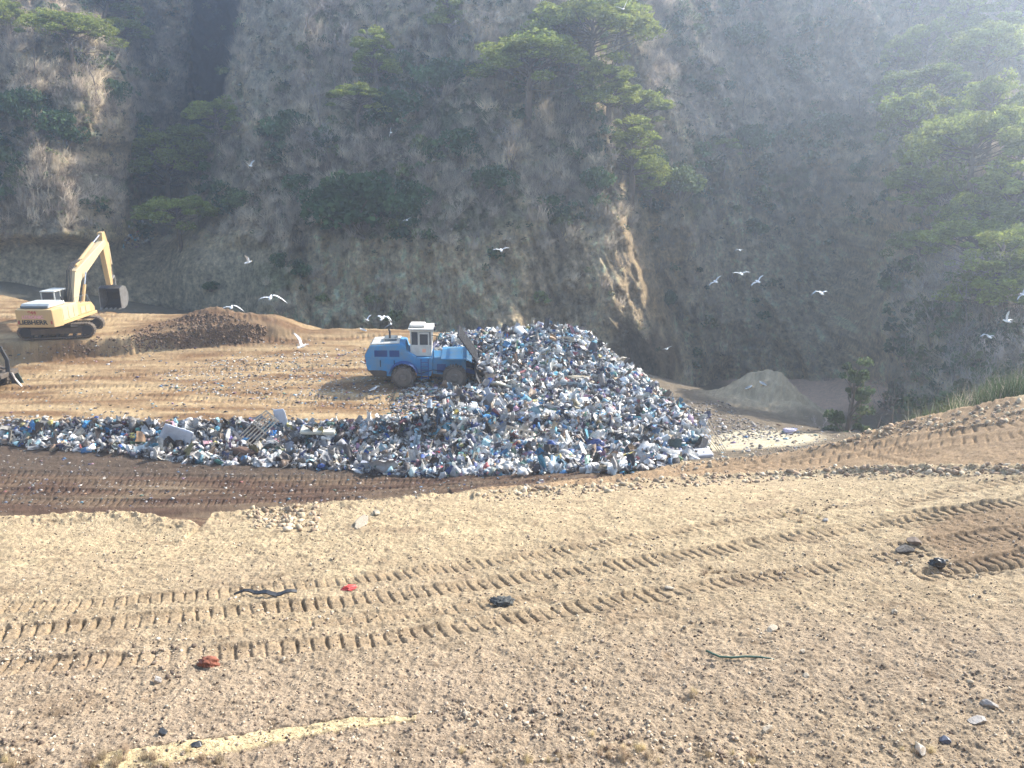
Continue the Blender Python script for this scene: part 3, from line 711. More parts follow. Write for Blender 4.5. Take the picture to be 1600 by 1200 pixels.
    MB().tube([(0.82, -0.85, 3.4), (1.15, -1.2, 3.45), (1.15, -1.2, 3.2)], 0.02, 6).build("mirror_arm", M['black'], R)
    MB().box(1.12, 1.17, -1.30, -1.10, 2.95, 3.3).build("mirror", M['black'], R, 0.01)
    # operator seen through the glass is too small to show; seat only
    MB().box(-0.35, 0.15, -0.28, 0.28, 2.5, 2.62).box(-0.42, -0.32, -0.28, 0.28, 2.55, 3.25).build("seat", M['black'], R, 0.03)
    # push blade with trash screen, arms
    bl = MB()
    pts = [(3.95, 0.25), (3.70, 0.75), (3.66, 1.25), (3.80, 1.75)]
    prof = [(x, z) for x, z in pts] + [(x + 0.10, z) for x, z in reversed(pts)]
    bl.prism(prof[::-1], -1.75, 1.75)
    bl = bl.build("blade", M['steel_dark'], R, 0.02)
    sc = MB()
    top = (2.55, 3.55); bot = (3.80, 1.75)
    for k in range(21):
        y = -1.7 + 3.4 * k / 20
        sc.add([(bot[0], y - .035, bot[1]), (bot[0], y + .035, bot[1]), (top[0], y + .035, top[1]), (top[0], y - .035, top[1]),
                (bot[0] + .07, y - .035, bot[1] + .04), (bot[0] + .07, y + .035, bot[1] + .04), (top[0] + .07, y + .035, top[1] + .04), (top[0] + .07, y - .035, top[1] + .04)],
               [(0,1,2,3),(4,7,6,5),(0,4,5,1),(1,5,6,2),(2,6,7,3),(3,7,4,0)])
    for t in (0.02, 0.33, 0.66, 0.97):
        x = bot[0] + (top[0] - bot[0]) * t; z = bot[1] + (top[1] - bot[1]) * t; sc.box(x - 0.05, x + 0.09, -1.75, 1.75, z - 0.04, z + 0.06)
    sc.prism([(bot[0] + 0.03, bot[1]), (top[0] + 0.55, top[1] - 0.75), (top[0] + 0.03, top[1])], -1.74, -1.70)
    sc.prism([(bot[0] + 0.03, bot[1]), (top[0] + 0.55, top[1] - 0.75), (top[0] + 0.03, top[1])], 1.70, 1.74)
    sc.build("trash_screen", M['steel_dark'], bl)
    for y in (-0.75, 0.75): MB().shift((0,0,0)).beam((2.6, 1.1), (3.72, 0.8), 0.2, 0.34, 0.26).shift((0, y, 0)).build("push_arm", M['blue_dark'], R, 0.02)
    for y in (-0.4, 0.4): MB().tube([(2.3, y, 1.75), (3.7, y, 1.3)], 0.07, 10).build("lift_cylinder", M['steel_dark'], R)
    for (x, sgn) in ((-1.05, -1), (-1.05, 1), (2.35, -1), (2.35, 1)):
        tread_wheel(R, "wheel", (x, sgn * (W + 0.05 + 0.28), 0.74), 0.80, 0.62, sgn)
    return R
compactor_root = compactor()

# ------------------------------------------------------------------ crawler excavator
def track_profile(L, H, n=14):
    r = H / 2; pts = []
    for k in range(n + 1):
        a = -math.pi / 2 + math.pi * k / n; pts.append((L / 2 - r + math.cos(a) * r * 1.0, r + math.sin(a) * r))
    for k in range(n + 1):
        a = math.pi / 2 + math.pi * k / n; pts.append((-L / 2 + r + math.cos(a) * r, r + math.sin(a) * r))
    return pts
def track_unit(parent, L, H, w, yc, mat=None, framemat=None):
    t = MB(); prof = track_profile(L, H); inner = [(x * (1 - 0.16 / L * 1.6), (z - H / 2) * 0.84 + H / 2) for x, z in prof]
    n = len(prof)
    vs = [(x, yc - w / 2, z) for x, z in prof] + [(x, yc + w / 2, z) for x, z in prof] + [(x, yc - w / 2, z) for x, z in inner] + [(x, yc + w / 2, z) for x, z in inner]
    fs = []
    for i in range(n):
        j = (i + 1) % n
        fs += [(i, j, j + n, i + n), (i + 2 * n, i + 3 * n, j + 3 * n, j + 2 * n), (i, i + 2 * n, j + 2 * n, j), (i + n, j + n, j + 3 * n, i + 3 * n)]
    t.add(vs, fs)
    # shoes
    per = [Vector((x, z)) for x, z in prof] + [Vector(prof[0])]
    d = 0; nxt = 0
    for a, b in zip(per[:-1], per[1:]):
        seg_ = (b - a).length
        while nxt <= d + seg_ and seg_ > 1e-6:
            q = a + (b - a) * ((nxt - d) / seg_); tt = (b - a).normalized(); nn = Vector((tt.y, -tt.x))
            p0 = q - tt * 0.02 ; p1 = q + tt * 0.02
            t.prism([(p0.x, p0.y), (p0.x + nn.x * 0.05, p0.y + nn.y * 0.05), (p1.x + nn.x * 0.05, p1.y + nn.y * 0.05), (p1.x, p1.y)], yc - w / 2 - 0.005, yc + w / 2 + 0.005)
            nxt += 0.2
        d += seg_
    tr = t.build("track", mat or M['mud'], parent)
    f = MB(); f.box(-L / 2 + 0.55, L / 2 - 0.55, yc - w * 0.30, yc + w * 0.30, H * 0.28, H * 0.72); f.build("track_frame", framemat or M['steel_dark'], tr, 0.03)
    for x in (-L / 2 + H / 2, L / 2 - H / 2): MB().cyl((x, yc, H / 2), (0, 1, 0), H * 0.36, w * 0.75, 20).build("sprocket", M['steel_dark'], tr, 0.02)
    for k in range(7): MB().cyl((-L / 2 + 0.9 + k * (L - 1.8) / 6, yc, H * 0.2), (0, 1, 0), 0.12, w * 0.7, 12).build("track_roller", M['steel_dark'], tr)
    return tr
def excavator():
    gx, gy = -34.2, 57.4
    R = empty("excavator", (gx, gy, ground_z(gx, gy) - 0.02), 0)
    tag(R, "yellow crawler excavator with raised bent boom and hanging bucket, parked on the earth platform", "excavator")
    U = math.radians(14)       # undercarriage heading
    S = math.radians(90)       # upper structure heading
    und = MB(); und.box(-0.9, 0.9, -0.95, 0.95, 0.35, 0.95); und.cyl((0, 0, 1.08), (0, 0, 1), 0.85, 0.32, 28)
    und = und.build("undercarriage", M['steel_dark'], R, 0.03); und.rotation_euler = (0, 0, U)
    for y in (-1.35, 1.35): track_unit(und, 5.5, 1.10, 0.62, y, mat=M['mud'], framemat=M['mud'])
    up = MB().box(-2.4, 2.6, -1.42, 1.42, 1.28, 1.52)
    up = up.build("turntable_deck", M['yellow'], R, 0.03); up.rotation_euler = (0, 0, S); up.scale = (1, 1.12, 1)
    # counterweight, hull, engine hood
    cw = MB().add([(-3.35,-1.25,1.22),(-3.35,1.25,1.22),(-2.45,1.48,1.22),(-2.45,-1.48,1.22),(-3.45,-1.25,2.62),(-3.45,1.25,2.62),(-2.45,1.48,2.68),(-2.45,-1.48,2.68)],
                  [(0,1,2,3),(4,7,6,5),(0,4,5,1),(1,5,6,2),(2,6,7,3),(3,7,4,0)]).build("counterweight", M['yellow'], up, 0.06)
    text_part("lettering", "LIEBHERR", 0.46, M['black_letter'], cw, (-3.39, 0.15, 1.48), (math.pi / 2, 0, -math.pi / 2), sx=1.0)
    text_part("lettering", "LITRONIC", 0.34, M['pink_letter'], cw, (-3.42, 0.1, 1.93), (math.pi / 2, 0, -math.pi / 2), sx=0.95)
    text_part("lettering", "944", 0.34, M['red_letter'], cw, (-3.445, 0.1, 2.28), (math.pi / 2, 0, -math.pi / 2), sx=1.1)
    for y in (-1.12, 1.12): MB().box(-3.41, -3.37, y - 0.06, y + 0.06, 1.5, 1.75).build("reflector", M['red_letter'], cw)
    MB().prism([(-2.44, 1.525), (-0.2, 1.525), (-0.2, 2.66), (-2.44, 2.66)], -1.40, 1.40).build("engine_housing", M['yellow_pale'], up, 0.04)
    MB().prism([(-0.19, 1.525), (2.35, 1.525), (2.35, 1.9), (1.9, 2.35), (-0.19, 2.5)], -1.40, -0.55).build("tool_box", M['yellow'], up, 0.04)
    pn = MB()
    for x in (-2.3, -1.55, -0.8, 0.2, 0.95): pn.box(x, x + 0.62, -1.425, -1.402, 1.65, 2.2 if x > 0 else 2.5)
    pn.build("side_doors", M['yellow_pale'], up, 0.01)
    MB().prism([(-3.2, 2.70), (-0.9, 2.68), (-1.0, 2.98), (-2.95, 3.0)], -0.95, 1.0).build("engine_hood", M['grey_top'], up, 0.05)
    MB().box(-3.22, -3.17, -0.9, 0.95, 2.70, 2.86).build("hood_edge", M['grey_side'], up)
    MB().box(-0.85, -0.25, -0.4, 0.2, 2.67, 2.75).build("deck_plate", M['black'], up)
    MB().tube([(-1.2, -0.9, 2.66), (-1.2, -0.9, 3.15), (-1.28, -0.9, 3.25)], 0.06, 10).build("exhaust_pipe", M['steel_dark'], up)
    hr = MB()
    for x, y in ((-0.3, -1.3), (0.6, -1.3), (1.6, -1.3)): hr.tube([(x, y, 2.35), (x, y, 3.0)], 0.02, 6)
    hr.tube([(-0.3, -1.3, 3.0), (1.6, -1.3, 3.0), (1.95, -1.3, 2.35)], 0.02, 6)
    hr.build("handrail", M['grey_side'], up)
    # cab on the far left side
    c = MB(); x0, x1, y0, y1, z0, z1 = 0.35, 2.15, 0.40, 1.40, 1.525, 3.35
    c.box(x0, x1, y0, y1, z0, 2.05)
    for x in (x0, x1 - 0.08, 1.15):
        for y in (y0, y1 - 0.08): c.box(x, x + 0.08, y, y + 0.08, 2.05, z1)
    c = c.build("cab", M['grey_top'], up, 0.01)
    MB().box(x0 + 0.03, x1 - 0.03, y0 + 0.03, y1 - 0.03, 2.0, z1 - 0.05).build("windows", M['glass'], c)
    MB().box(x0 - 0.05, x1 + 0.08, y0 - 0.04, y1 + 0.04, z1, z1 + 0.1).build("cab_roof", M['grey_top'], c, 0.03)
    # boom: two-angle, on the centre line
    bo = MB()
    A_, B_, C_ = (1.75, 1.85), (3.0, 4.5), (8.0, 6.65)
    bo.beam(A_, B_, 0.52, 0.62, 1.02)
    bo.beam((B_[0] - 0.12, B_[1] - 0.22), C_, 0.50, 1.08, 0.52)
    bo = bo.build("boom", M['yellow_pale'], up, 0.04)
    hoses = MB()
    for y in (-0.16, -0.05, 0.06, 0.17):
        hoses.tube([(1.6, y, 2.4), (1.75, y, 3.7), (2.2, y, 4.9), (2.9, y, 5.35), (4.0, y, 5.6)], 0.035, 6)
    hoses.build("hydraulic_hoses", M['black'], bo)
    for y in (-0.42, 0.42):
        cyl_ = MB().tube([(2.45, y, 1.7), (3.3, y, 3.55)], 0.12, 12).build("boom_cylinder", M['yellow'], bo)
        MB().tube([(3.3, y, 3.55), (3.75, y, 4.55)], 0.06, 10).build("piston_rod", M['chrome'], cyl_)
    ac = MB().tube([(3.2, 0, 5.15), (6.4, 0, 6.7)], 0.13, 12).build("stick_cylinder", M['yellow'], bo)
    MB().tube([(6.4, 0, 6.7), (8.05, 0, 7.45)], 0.065, 10).build("piston_rod", M['chrome'], ac)
    # stick, hanging down
    st = MB()
    st.prism([(7.45, 8.55), (7.32, 7.2), (7.75, 3.85), (8.15, 3.85), (8.35, 7.3), (7.95, 8.6)][::1], -0.2, 0.2)
    st = st.build("stick", M['yellow'], bo, 0.03); st.location = (0.25, 0, -1.05)
    bc = MB().tube([(8.55, 0, 7.5), (8.68, 0, 5.6)], 0.11, 12).build("bucket_cylinder", M['yellow_pale'], st)
    MB().tube([(8.68, 0, 5.6), (8.72, 0, 4.55)], 0.055, 10).build("piston_rod", M['chrome'], bc)
    MB().box(8.3, 8.6, -0.1, 0.1, 7.2, 7.6).build("cylinder_bracket", M['yellow'], st, 0.02)
    ln = MB(); ln.beam((8.72, 4.6), (8.05, 4.2), 0.34, 0.14, 0.14); ln.beam((8.72, 4.6), (8.75, 3.7), 0.3, 0.16, 0.16)
    ln.build("bucket_link", M['steel_worn'], st, 0.01)
    # bucket: curled shell with side plates and teeth, opening towards the machine
    bu = MB(); outer = [(7.5, 3.55), (8.2, 3.75), (8.9, 3.6), (9.30, 3.0), (9.25, 2.35), (8.75, 1.85), (8.0, 1.68), (7.45, 1.75)]
    w = 0.85
    inn = [(x + (8.2 - x) * 0.06, z + (2.7 - z) * 0.06) for x, z in outer]
    m_ = len(outer)
    vs = [(x, -w, z) for x, z in outer] + [(x, w, z) for x, z in outer] + [(x, -w, z) for x, z in inn] + [(x, w, z) for x, z in inn]; fs = []
    for i in range(m_ - 1): fs += [(i, i + m_, i + m_ + 1, i + 1), (i + 2 * m_, i + 2 * m_ + 1, i + 3 * m_ + 1, i + 3 * m_)]
    fs += [(0, 2 * m_, 3 * m_, m_), (m_ - 1, 2 * m_ - 1, 4 * m_ - 1, 3 * m_ - 1)]
    bu.add(vs, fs)
    bu = bu.build("bucket", M['steel_dark'], st); bu.scale = (.78, 1, 1); bu.location = (1.85, 0, 0)
    for y in (-w, w): 
        sp_ = MB().prism(outer, y - 0.03, y + 0.03).build("bucket_side", M['steel_worn'], bu)
    for k in range(5):
        y = -0.75 + 0.375 * k; MB().prism([(7.5, 1.68), (7.5, 1.82), (7.12, 1.70)], y - 0.07, y + 0.07).build("bucket_tooth", M['steel_worn'], bu)
    R.scale = (0.94, 0.94, 0.94)
    return R
exc_root = excavator()

# ------------------------------------------------------------------ bulldozer standing mostly outside the left edge; its ripper shows
def dozer():
    c = P(24, 590, 49.0)
    R = empty("bulldozer", (c[0] - 3.4, 49.5, ground_z(c[0] - 3.4, 49.5)), math.radians(180))
    tag(R, "bulldozer cut off by the left edge of the photo, only its worn rear ripper showing", "bulldozer")
    u = MB().box(-1.7, 2.1, -0.6, 0.6, 0.5, 1.0).build("undercarriage", M['steel_dark'], R, 0.03)
    for y in (-1.0, 1.0): track_unit(u, 4.0, 1.1, 0.55, y)
    MB().prism([(0.0, 1.0), (2.2, 1.0), (2.25, 1.9), (0.0, 2.1)], -0.6, 0.6).build("engine_hood", M['yellow'], R, 0.05)
    MB().prism([(-1.6, 1.05), (0.0, 1.05), (0.0, 2.0), (-1.6, 1.9)], -0.8, 0.8).build("body", M['yellow'], R, 0.05)
    c_ = MB().box(-1.25, -0.1, -0.7, 0.7, 2.02, 2.3)
    for x in (-1.25, -0.2):
        for y in (-0.7, 0.6): c_.box(x, x + 0.1, y, y + 0.1, 2.3, 3.1)
    c_.box(-1.35, 0.0, -0.8, 0.8, 3.1, 3.2); c_ = c_.build("cab", M['yellow'], R, 0.02)
    MB().box(-1.2, -0.15, -0.65, 0.65, 2.3, 3.09).build("windows", M['glass'], c_)
    MB().prism([(3.0, 0.1), (2.85, 0.5), (2.9, 1.2), (3.0, 1.2), (2.95, 0.5), (3.1, 0.1)][::-1], -1.6, 1.6).build("blade", M['yellow_pale'], R)
    for y in (-1.35, 1.35): MB().box(0.3, 2.9, y - 0.1, y + 0.1, 0.4, 0.6).build("push_arm", M['yellow'], R, 0.02)
    rip = MB().box(-2.25, -1.7, -0.75, 0.75, 0.95, 1.35)
    rip.box(-2.75, -2.2, -0.95, 0.95, 0.95, 1.25).beam((-1.7, 1.75), (-2.5, 1.45), 0.3, 0.14, 0.14)
    rip = rip.build("ripper_frame", M['mud'], R, 0.03)
    for y in (0.0,):
        sh = MB().prism([(-2.30, 2.95), (-2.50, 3.0), (-2.85, 2.05), (-2.78, 1.2), (-3.0, 0.7), (-3.3, 0.28), (-3.05, 0.42), (-2.72, 0.75), (-2.52, 1.2), (-2.6, 2.05)], y - 0.06, y + 0.06)
        sh = sh.build("ripper_shank", M['steel_dark'], rip, 0.01)
        MB().prism([(-3.33, 0.22), (-3.0, 0.74), (-2.86, 1.2), (-2.93, 1.2), (-3.06, 0.78), (-3.42, 0.22)], y - 0.075, y + 0.075).build("ripper_tooth", M['steel_worn'], sh, 0.01)
    MB().prism([(-2.75, 0.10), (-1.9, 0.10), (-1.9, 1.0), (-2.45, 0.95)][::1], -1.3, -1.22).build("guard_plate", M['green_dark'], R, 0.01)
    return R
dozer_root = dozer()
# ------------------------------------------------------------------ plants
def foliage_mat(name, trans=0.35, lo=0.55, hi=1.45, ns=1.2):
    return tinted(name, rough=0.7, nscale=ns, lo=lo, hi=hi, bump=0, spec=0.15, trans=trans, detail=4)
m_needle = foliage_mat("pine_needles", 0.4)
m_leaf = foliage_mat("evergreen_leaves", 0.3)
m_bark = surf("bark", (0.16, 0.12, 0.09), 0.9, dirt=(0.07, 0.055, 0.045), dirt_amt=0.8, scale=4, bump=0.6)
m_twig = tinted("bare_twigs", rough=0.9, nscale=0.8, lo=0.6, hi=1.5, bump=0, spec=0.1, detail=3)
def leaf_cards(centers, size, rng, flat=0.5, aspect=0.45, droop=0.0):
    """small three-cornered leaf sprays, each a pair of thin triangles, turned every way"""
    n = len(centers)
    d = rng.normal(size=(n, 3)); d[:, 2] = d[:, 2] * flat + 0.25; d /= np.linalg.norm(d, axis=1)[:, None]
    r = rng.normal(size=(n, 3)); s = np.cross(d, r); s /= np.linalg.norm(s, axis=1)[:, None] + 1e-9
    L = size * rng.uniform(0.6, 1.4, n)[:, None]
    a = centers - d * L * 0.5; b = centers + d * L * 0.15 + s * L * aspect; c = centers + d * L * 0.6; e = centers + d * L * 0.1 - s * L * aspect
    V = np.stack([a, b, c, e], 1).reshape(-1, 3); k = np.arange(n)[:, None] * 4
    F = np.concatenate([k + np.array([[0, 1, 2]]), k + np.array([[0, 2, 3]])])
    return V, F
def limb_tube(pts, r0, r1, n=5):
    mb = MB(); m = len(pts); mb.tube(pts, [r0 + (r1 - r0) * i / (m - 1) for i in range(m)], n); return mb
def bend(p, q, rng, sag=0.1, k=4):
    p, q = np.array(p, float), np.array(q, float); L = np.linalg.norm(q - p); out = []
    off = rng.normal(size=3) * L * sag
    for i in range(k + 1):
        t = i / k; out.append(tuple(p + (q - p) * t + off * math.sin(math.pi * t)))
    return out
def make_pine(seed, h, cr, ch, nclump, lean=(0, 0), umb=True, leafsize=0.26, per=230, tone=(0.19, 0.225, 0.055)):
    rng = np.random.default_rng(seed)
    root = empty("pine_tree")
    top = np.array([lean[0], lean[1], h])
    trunk_pts = [(0, 0, -1.2), (lean[0] * .15 + rng.normal() * .15, lean[1] * .1, h * .25), (lean[0] * .5, lean[1] * .5 + rng.normal() * .2, h * .55), (lean[0] * .85, lean[1] * .85, h * .85)]
    tk = limb_tube(trunk_pts, 0.30 * h / 9, 0.10 * h / 9, 8)
    cs = []
    for k in range(nclump):
        a = rng.uniform(0, 2 * math.pi); rr = math.sqrt(rng.uniform(0.02, 1)) * cr
        if umb: z = h - ch * (rr / cr) ** 2 * rng.uniform(0.5, 1.1) - rng.uniform(0, ch * 0.35)
        else: z = h - rng.uniform(0, 1) ** 0.8 * ch; rr *= 0.35 + 0.65 * (h - z) / ch
        cs.append((top[0] * z / h + math.cos(a) * rr, top[1] * z / h + math.sin(a) * rr, z))
    pts = []; tint = []
    for c in cs:
        R = rng.uniform(0.4, 1.15) * cr / 4.2 * 1.15; n = int(per * rng.uniform(0.7, 1.3))
        v = rng.normal(size=(n, 3)); v /= np.linalg.norm(v, axis=1)[:, None]; v *= (rng.uniform(0.35, 1, n) ** 0.5)[:, None]
        v[:, 2] *= rng.uniform(.4, .7); v[:, 2] -= 0.12 * (v[:, 0] ** 2 + v[:, 1] ** 2)
        pts.append(np.array(c) + v * R)
        base = np.array(tone) * 1.15 * rng.uniform(0.75, 1.3) + np.array([0.03, 0.015, 0]) * rng.uniform(0, 1)
        tint.append(np.repeat((base[None] * rng.uniform(0.75, 1.25, (n, 1))), 4, 0))
        # limb to the clump from the trunk
        zt = max(h * 0.3, c[2] - rng.uniform(0.8, 2.0)); zt = min(zt, h * 0.84); f = zt / h
        tp = np.array([np.interp(zt, [p[2] for p in trunk_pts], [p[i] for p in trunk_pts]) for i in (0, 1)] + [zt])
        lp = bend(tp, np.array(c) - [0, 0, R * 0.15], rng, 0.08); q = limb_tube(lp, 0.075 * h / 9, 0.02, 4); tk.add(q.v, q.f)
    pts = np.concatenate(pts); V, F = leaf_cards(pts, leafsize, rng, 0.7, 0.30)
    mkmesh("crown", V, F, m_needle, root, colors=np.concatenate(tint))
    tk.build("trunk", m_bark, root, smooth=True)
    return root
def make_shrub(seed, w, h, n, size, base, lobes=14):
    rng = np.random.default_rng(seed); root = empty("evergreen_bush")
    st = MB(); pts = []; tint = []
    for k in range(lobes):
        a = rng.uniform(0, 6.28); rr = rng.uniform(0, .95) * w / 2; z = h * rng.uniform(0.2, 0.85); c = np.array([math.cos(a) * rr, math.sin(a) * rr, z])
        R = rng.uniform(.12, .30) * w; m = n // lobes
        v = rng.normal(size=(m, 3)); v /= np.linalg.norm(v, axis=1)[:, None]; v *= (rng.uniform(.4, 1.05, m) ** .5)[:, None]; v[:, 2] *= min(1.0, h / w * 1.1)
        p = c + v * R; pts.append(p); tint.append(np.repeat(np.array(base)[None] * rng.uniform(.7, 1.35) * rng.uniform(.8, 1.2, (m, 1)), 4, 0))
        q = limb_tube(bend((rng.normal() * .1, rng.normal() * .1, -0.5), c, rng, .08), 0.05, 0.015, 4); st.add(q.v, q.f)
    V, F = leaf_cards(np.concatenate(pts), size, rng, .9, .4)
    mkmesh("foliage", V, F, m_leaf, root, colors=np.concatenate(tint)); st.build("stem", m_bark, root)
    return root
def twig_strips(p0, p1, w, rng):
    """thin three-sided slivers from p0 to p1 (arrays)"""
    d = p1 - p0; r = rng.normal(size=d.shape); s = np.cross(d, r); s /= np.linalg.norm(s, axis=1)[:, None] + 1e-9; s2 = np.cross(d, s); s2 /= np.linalg.norm(s2, axis=1)[:, None] + 1e-9
    w = np.asarray(w).reshape(-1, 1)
    V = np.stack([p0 + s * w, p0 - s * w * .5 + s2 * w * .87, p0 - s * w * .5 - s2 * w * .87, p1], 1).reshape(-1, 3); k = np.arange(len(p0))[:, None] * 4
    F = np.concatenate([k + np.array([[0, 1, 3]]), k + np.array([[1, 2, 3]]), k + np.array([[2, 0, 3]])])
    return V, F
def branch_out(rng, start, dirs, L, levels, kids, spread, w0):
    P0 = []; P1 = []; Wd = []
    cur = [(np.array(s, float), np.array(d, float), L, w0) for s, d in zip(start, dirs)]
    for lv in range(levels):
        nxt = []
        for s, d, l, w in cur:
            mid = s + d * l * .5; d2 = d + rng.normal(size=3) * .16; d2 /= np.linalg.norm(d2); e = mid + d2 * l * .5
            P0 += [s, mid]; P1 += [mid + d * .02, e]; Wd += [w, w * .75]
            for k in range(kids):
                t = rng.uniform(.3, 1); b = s + (e - s) * t; nd_ = d2 + rng.normal(size=3) * spread; nd_[2] += .12; nd_ /= np.linalg.norm(nd_)
                nxt.append((b, nd_, l * rng.uniform(.45, .72), w * .55))
        cur = nxt
    return np.array(P0), np.array(P1), np.array(Wd)
def make_bare(seed, h, spread=.5, levels=5, tone=(0.30, 0.265, 0.25), name="bare_tree", multi=1):
    rng = np.random.default_rng(seed); root = empty(name)
    tk = MB(); st = []; dr = []
    for m in range(multi):
        ax = rng.normal(size=2) * (.25 if multi > 1 else .08); tp = np.array([ax[0] * h * .5, ax[1] * h * .5, h * (.42 if multi == 1 else .25)])
        q = limb_tube(bend((rng.normal() * .1 * multi, rng.normal() * .1 * multi, -.8), tp, rng, .05), .045 * h / 3, .02 * h / 3, 6); tk.add(q.v, q.f)
        for k in range(4 if multi == 1 else 2):
            f = rng.uniform(.55, 1); st.append(tp * f); d = np.array([ax[0], ax[1], 1.0]) + rng.normal(size=3) * spread; dr.append(d / np.linalg.norm(d))
    P0, P1, Wd = branch_out(rng, st, dr, h * .36, levels, 3, .55, .022 * h / 5)
    V, F = twig_strips(P0, P1, np.maximum(Wd, .011), rng)
    mkmesh("crown", V, F, m_twig, root, colors=np.repeat(np.array(tone)[None] * rng.uniform(.7, 1.3, (len(P0), 1)), 4, 0))
    tk.build("trunk", m_bark, root, smooth=True)
    return root
def plant(src, used, p, s, rz, label, cat, group, name):
    o = src if id(src) not in used else copy_thing(src)
    used.add(id(src)); o.name = name
    o.location = tuple(p); o.scale = (s[0], s[0], s[1]) if isinstance(s, tuple) else (s, s, s); o.rotation_euler = (0, 0, rz)
    tag(o, label, cat, group); return o
USED = set()
PU = [make_pine(1, 8.5, 4.6, 3.4, 54), make_pine(2, 9.5, 4.2, 5.0, 56, (1.0, 0.2)), make_pine(3, 9.0, 3.4, 4.2, 42, (-.6, .1)), make_pine(4, 11, 3.6, 7.0, 58, (.3, 0), umb=False)]
# (picture x of the trunk, picture y of its foot, depth or None for the slope itself, template, crown width m, height m, label)
PINES = [
 (1505,345,None,0,11.5,9.5,"broad pine with a pale sunlit flat crown, largest on the right hillside"),
 (1420,262,None,1,7.2,8.0,"pine on the right hillside with bare sunlit branches showing under a leaning crown"),
 (1590,262,None,2,6.5,6.5,"pine with a layered crown at the right edge of the photo, beside the largest pine"),
 (1440,352,None,2,8.5,6.0,"low spreading pine directly under the leaning-crowned pine on the right hillside"),
 (1560,420,None,3,9.0,8.5,"tall ragged pine below the largest right-hand pine"),
 (1430,430,None,0,6.5,4.6,"small pine at the left foot of the right hillside's pine stand"),
 (1598,345,None,1,8.0,7.0,"pine cut by the right edge of the photo, halfway down the pine stand"),
 (1500,455,None,2,8.0,6.0,"pale thin-crowned pine lowest in the right-hand pine stand"),
 (1530,158,None,0,9.0,8.0,"hazy rounded pine high on the right, under the sunbeams"),
 (1450,200,None,2,7.0,7.0,"pine with a crown sloping down to the right, high in the right-hand stand"),
 (1445,118,None,1,6.0,6.5,"thin pine on the skyline rib left of the sunbeams"),
 (1420,50,None,2,7.0,6.5,"pine cut by the top edge of the photo, on the right-hand rib"),
 (1590,60,None,1,8.0,7.5,"pine in the upper right corner, whitened by haze"),
 (1480,20,None,0,7.0,6.0,"pine at the very top of the right-hand rib, mostly beyond the photo"),
 (925,145,None,0,13.0,9.5,"broad pine crowning the central ridge, sunlit on top"),
 (825,180,None,1,12.5,8.5,"wide flat-topped pine left of the one crowning the central ridge"),
 (990,245,None,2,8.0,8.0,"pine on the central ridge just under its crowning pine, leaning right"),
 (985,310,None,3,8.0,9.0,"tall pine halfway down the central ridge"),
 (1130,268,None,2,4.5,4.5,"small lone round pine on the slope right of the central ridge"),
 (118,105,None,0,9.5,6.0,"pine with a sunlit dome crown on top of the left bluff"),
 (265,330,None,1,11.5,11.0,"wide dark pine with a bright yellow-green top, in the gully left of centre"),
 (310,270,None,2,8.0,6.5,"dark pine behind the bright-topped gully pine"),
 (170,48,None,2,8.0,6.5,"dark pine at the top edge above the left bluff"),
 (4,75,None,0,6.0,5.5,"pine at the upper left corner, cut by the photo's edge"),
 (285,385,None,0,8.5,6.0,"low dark pine at the foot of the gully"),
 (590,150,None,3,6.0,7.5,"slender dark pine high in the scrub left of the central ridge"),
 (1540,250,None,1,8.0,8.0,"pine squeezed between the largest pine and the right edge, its crown half hidden"),
 (1475,290,None,3,6.5,8.0,"upright pine just left of the largest right-hand pine's trunk"),
 (1400,190,None,2,6.0,6.0,"ragged pine at the left rim of the stand, above the leaning-crowned pine"),
 (1410,330,None,3,5.5,7.0,"narrow pine at the left rim of the stand, beside its low spreading pine"),
 (1570,120,None,2,8.0,7.5,"pine under the upper right corner, behind the beams of haze"),
 (1500,90,None,3,7.0,8.0,"tall hazy pine between the rib and the upper right corner"),
 (1395,130,None,1,5.5,5.5,"small pine on the slope left of the right-hand rib"),
 (1535,520,None,3,7.0,7.5,"dim green pine low on the right hillside behind the gulls"),
 (1600,470,None,0,7.5,6.0,"low pine at the right edge, below the gulls"),
 (1465,390,None,1,6.5,7.0,"pine with a thin pale crown in the middle of the right-hand stand"),
 (1520,400,None,0,7.0,5.5,"flat-crowned pine in front of the tall ragged pine"),
 (950,200,None,3,7.0,7.5,"bushy pine on the ridge directly below its crowning pine"),
 (1015,330,None,0,6.5,5.0,"low pine on the right flank of the ridge beside the overhanging bush"),
 (965,90,None,1,9.0,7.0,"pine behind the ridge's crowning pine, its crown trailing right"),
 (880,90,None,2,7.0,6.0,"pine joining the two broad pines of the central ridge"),
 (700,70,None,3,5.5,6.5,"small green pine near the top edge left of the central ridge"),
 (560,200,None,2,6.5,5.0,"spreading green pine in the scrub right of the deep cleft"),
 (350,235,None,1,7.0,6.5,"pine at the foot of the deep cleft"),
 (200,90,None,0,6.0,5.0,"pine on the upper right shoulder of the left bluff"),
]
HP = [8.5, 9.5, 9.0, 11.0]; WP = [9.6, 9.0, 7.4, 7.2]
for i, (u, v, dpt, k, w, h, lab) in enumerate(PINES):
    p = cast_cliff(u, v); 
    plant(PU[k], USED, (p[0], p[1] - 0.3, p[2] - 0.3), (w / WP[k] * (0.95 if u > 1380 else 1.1), h / HP[k] * 1.05), RNG.uniform(0, 6.28), lab, "pine tree", "pines on the mountainside", "pine_tree")
SH = [make_shrub(21, 3.0, 2.2, 2600, .20, (.07, .12, .05)), make_shrub(22, 3.4, 2.0, 2600, .22, (.085, .14, .06)), make_shrub(23, 2.6, 2.4, 2000, .18, (.15, .19, .08))]
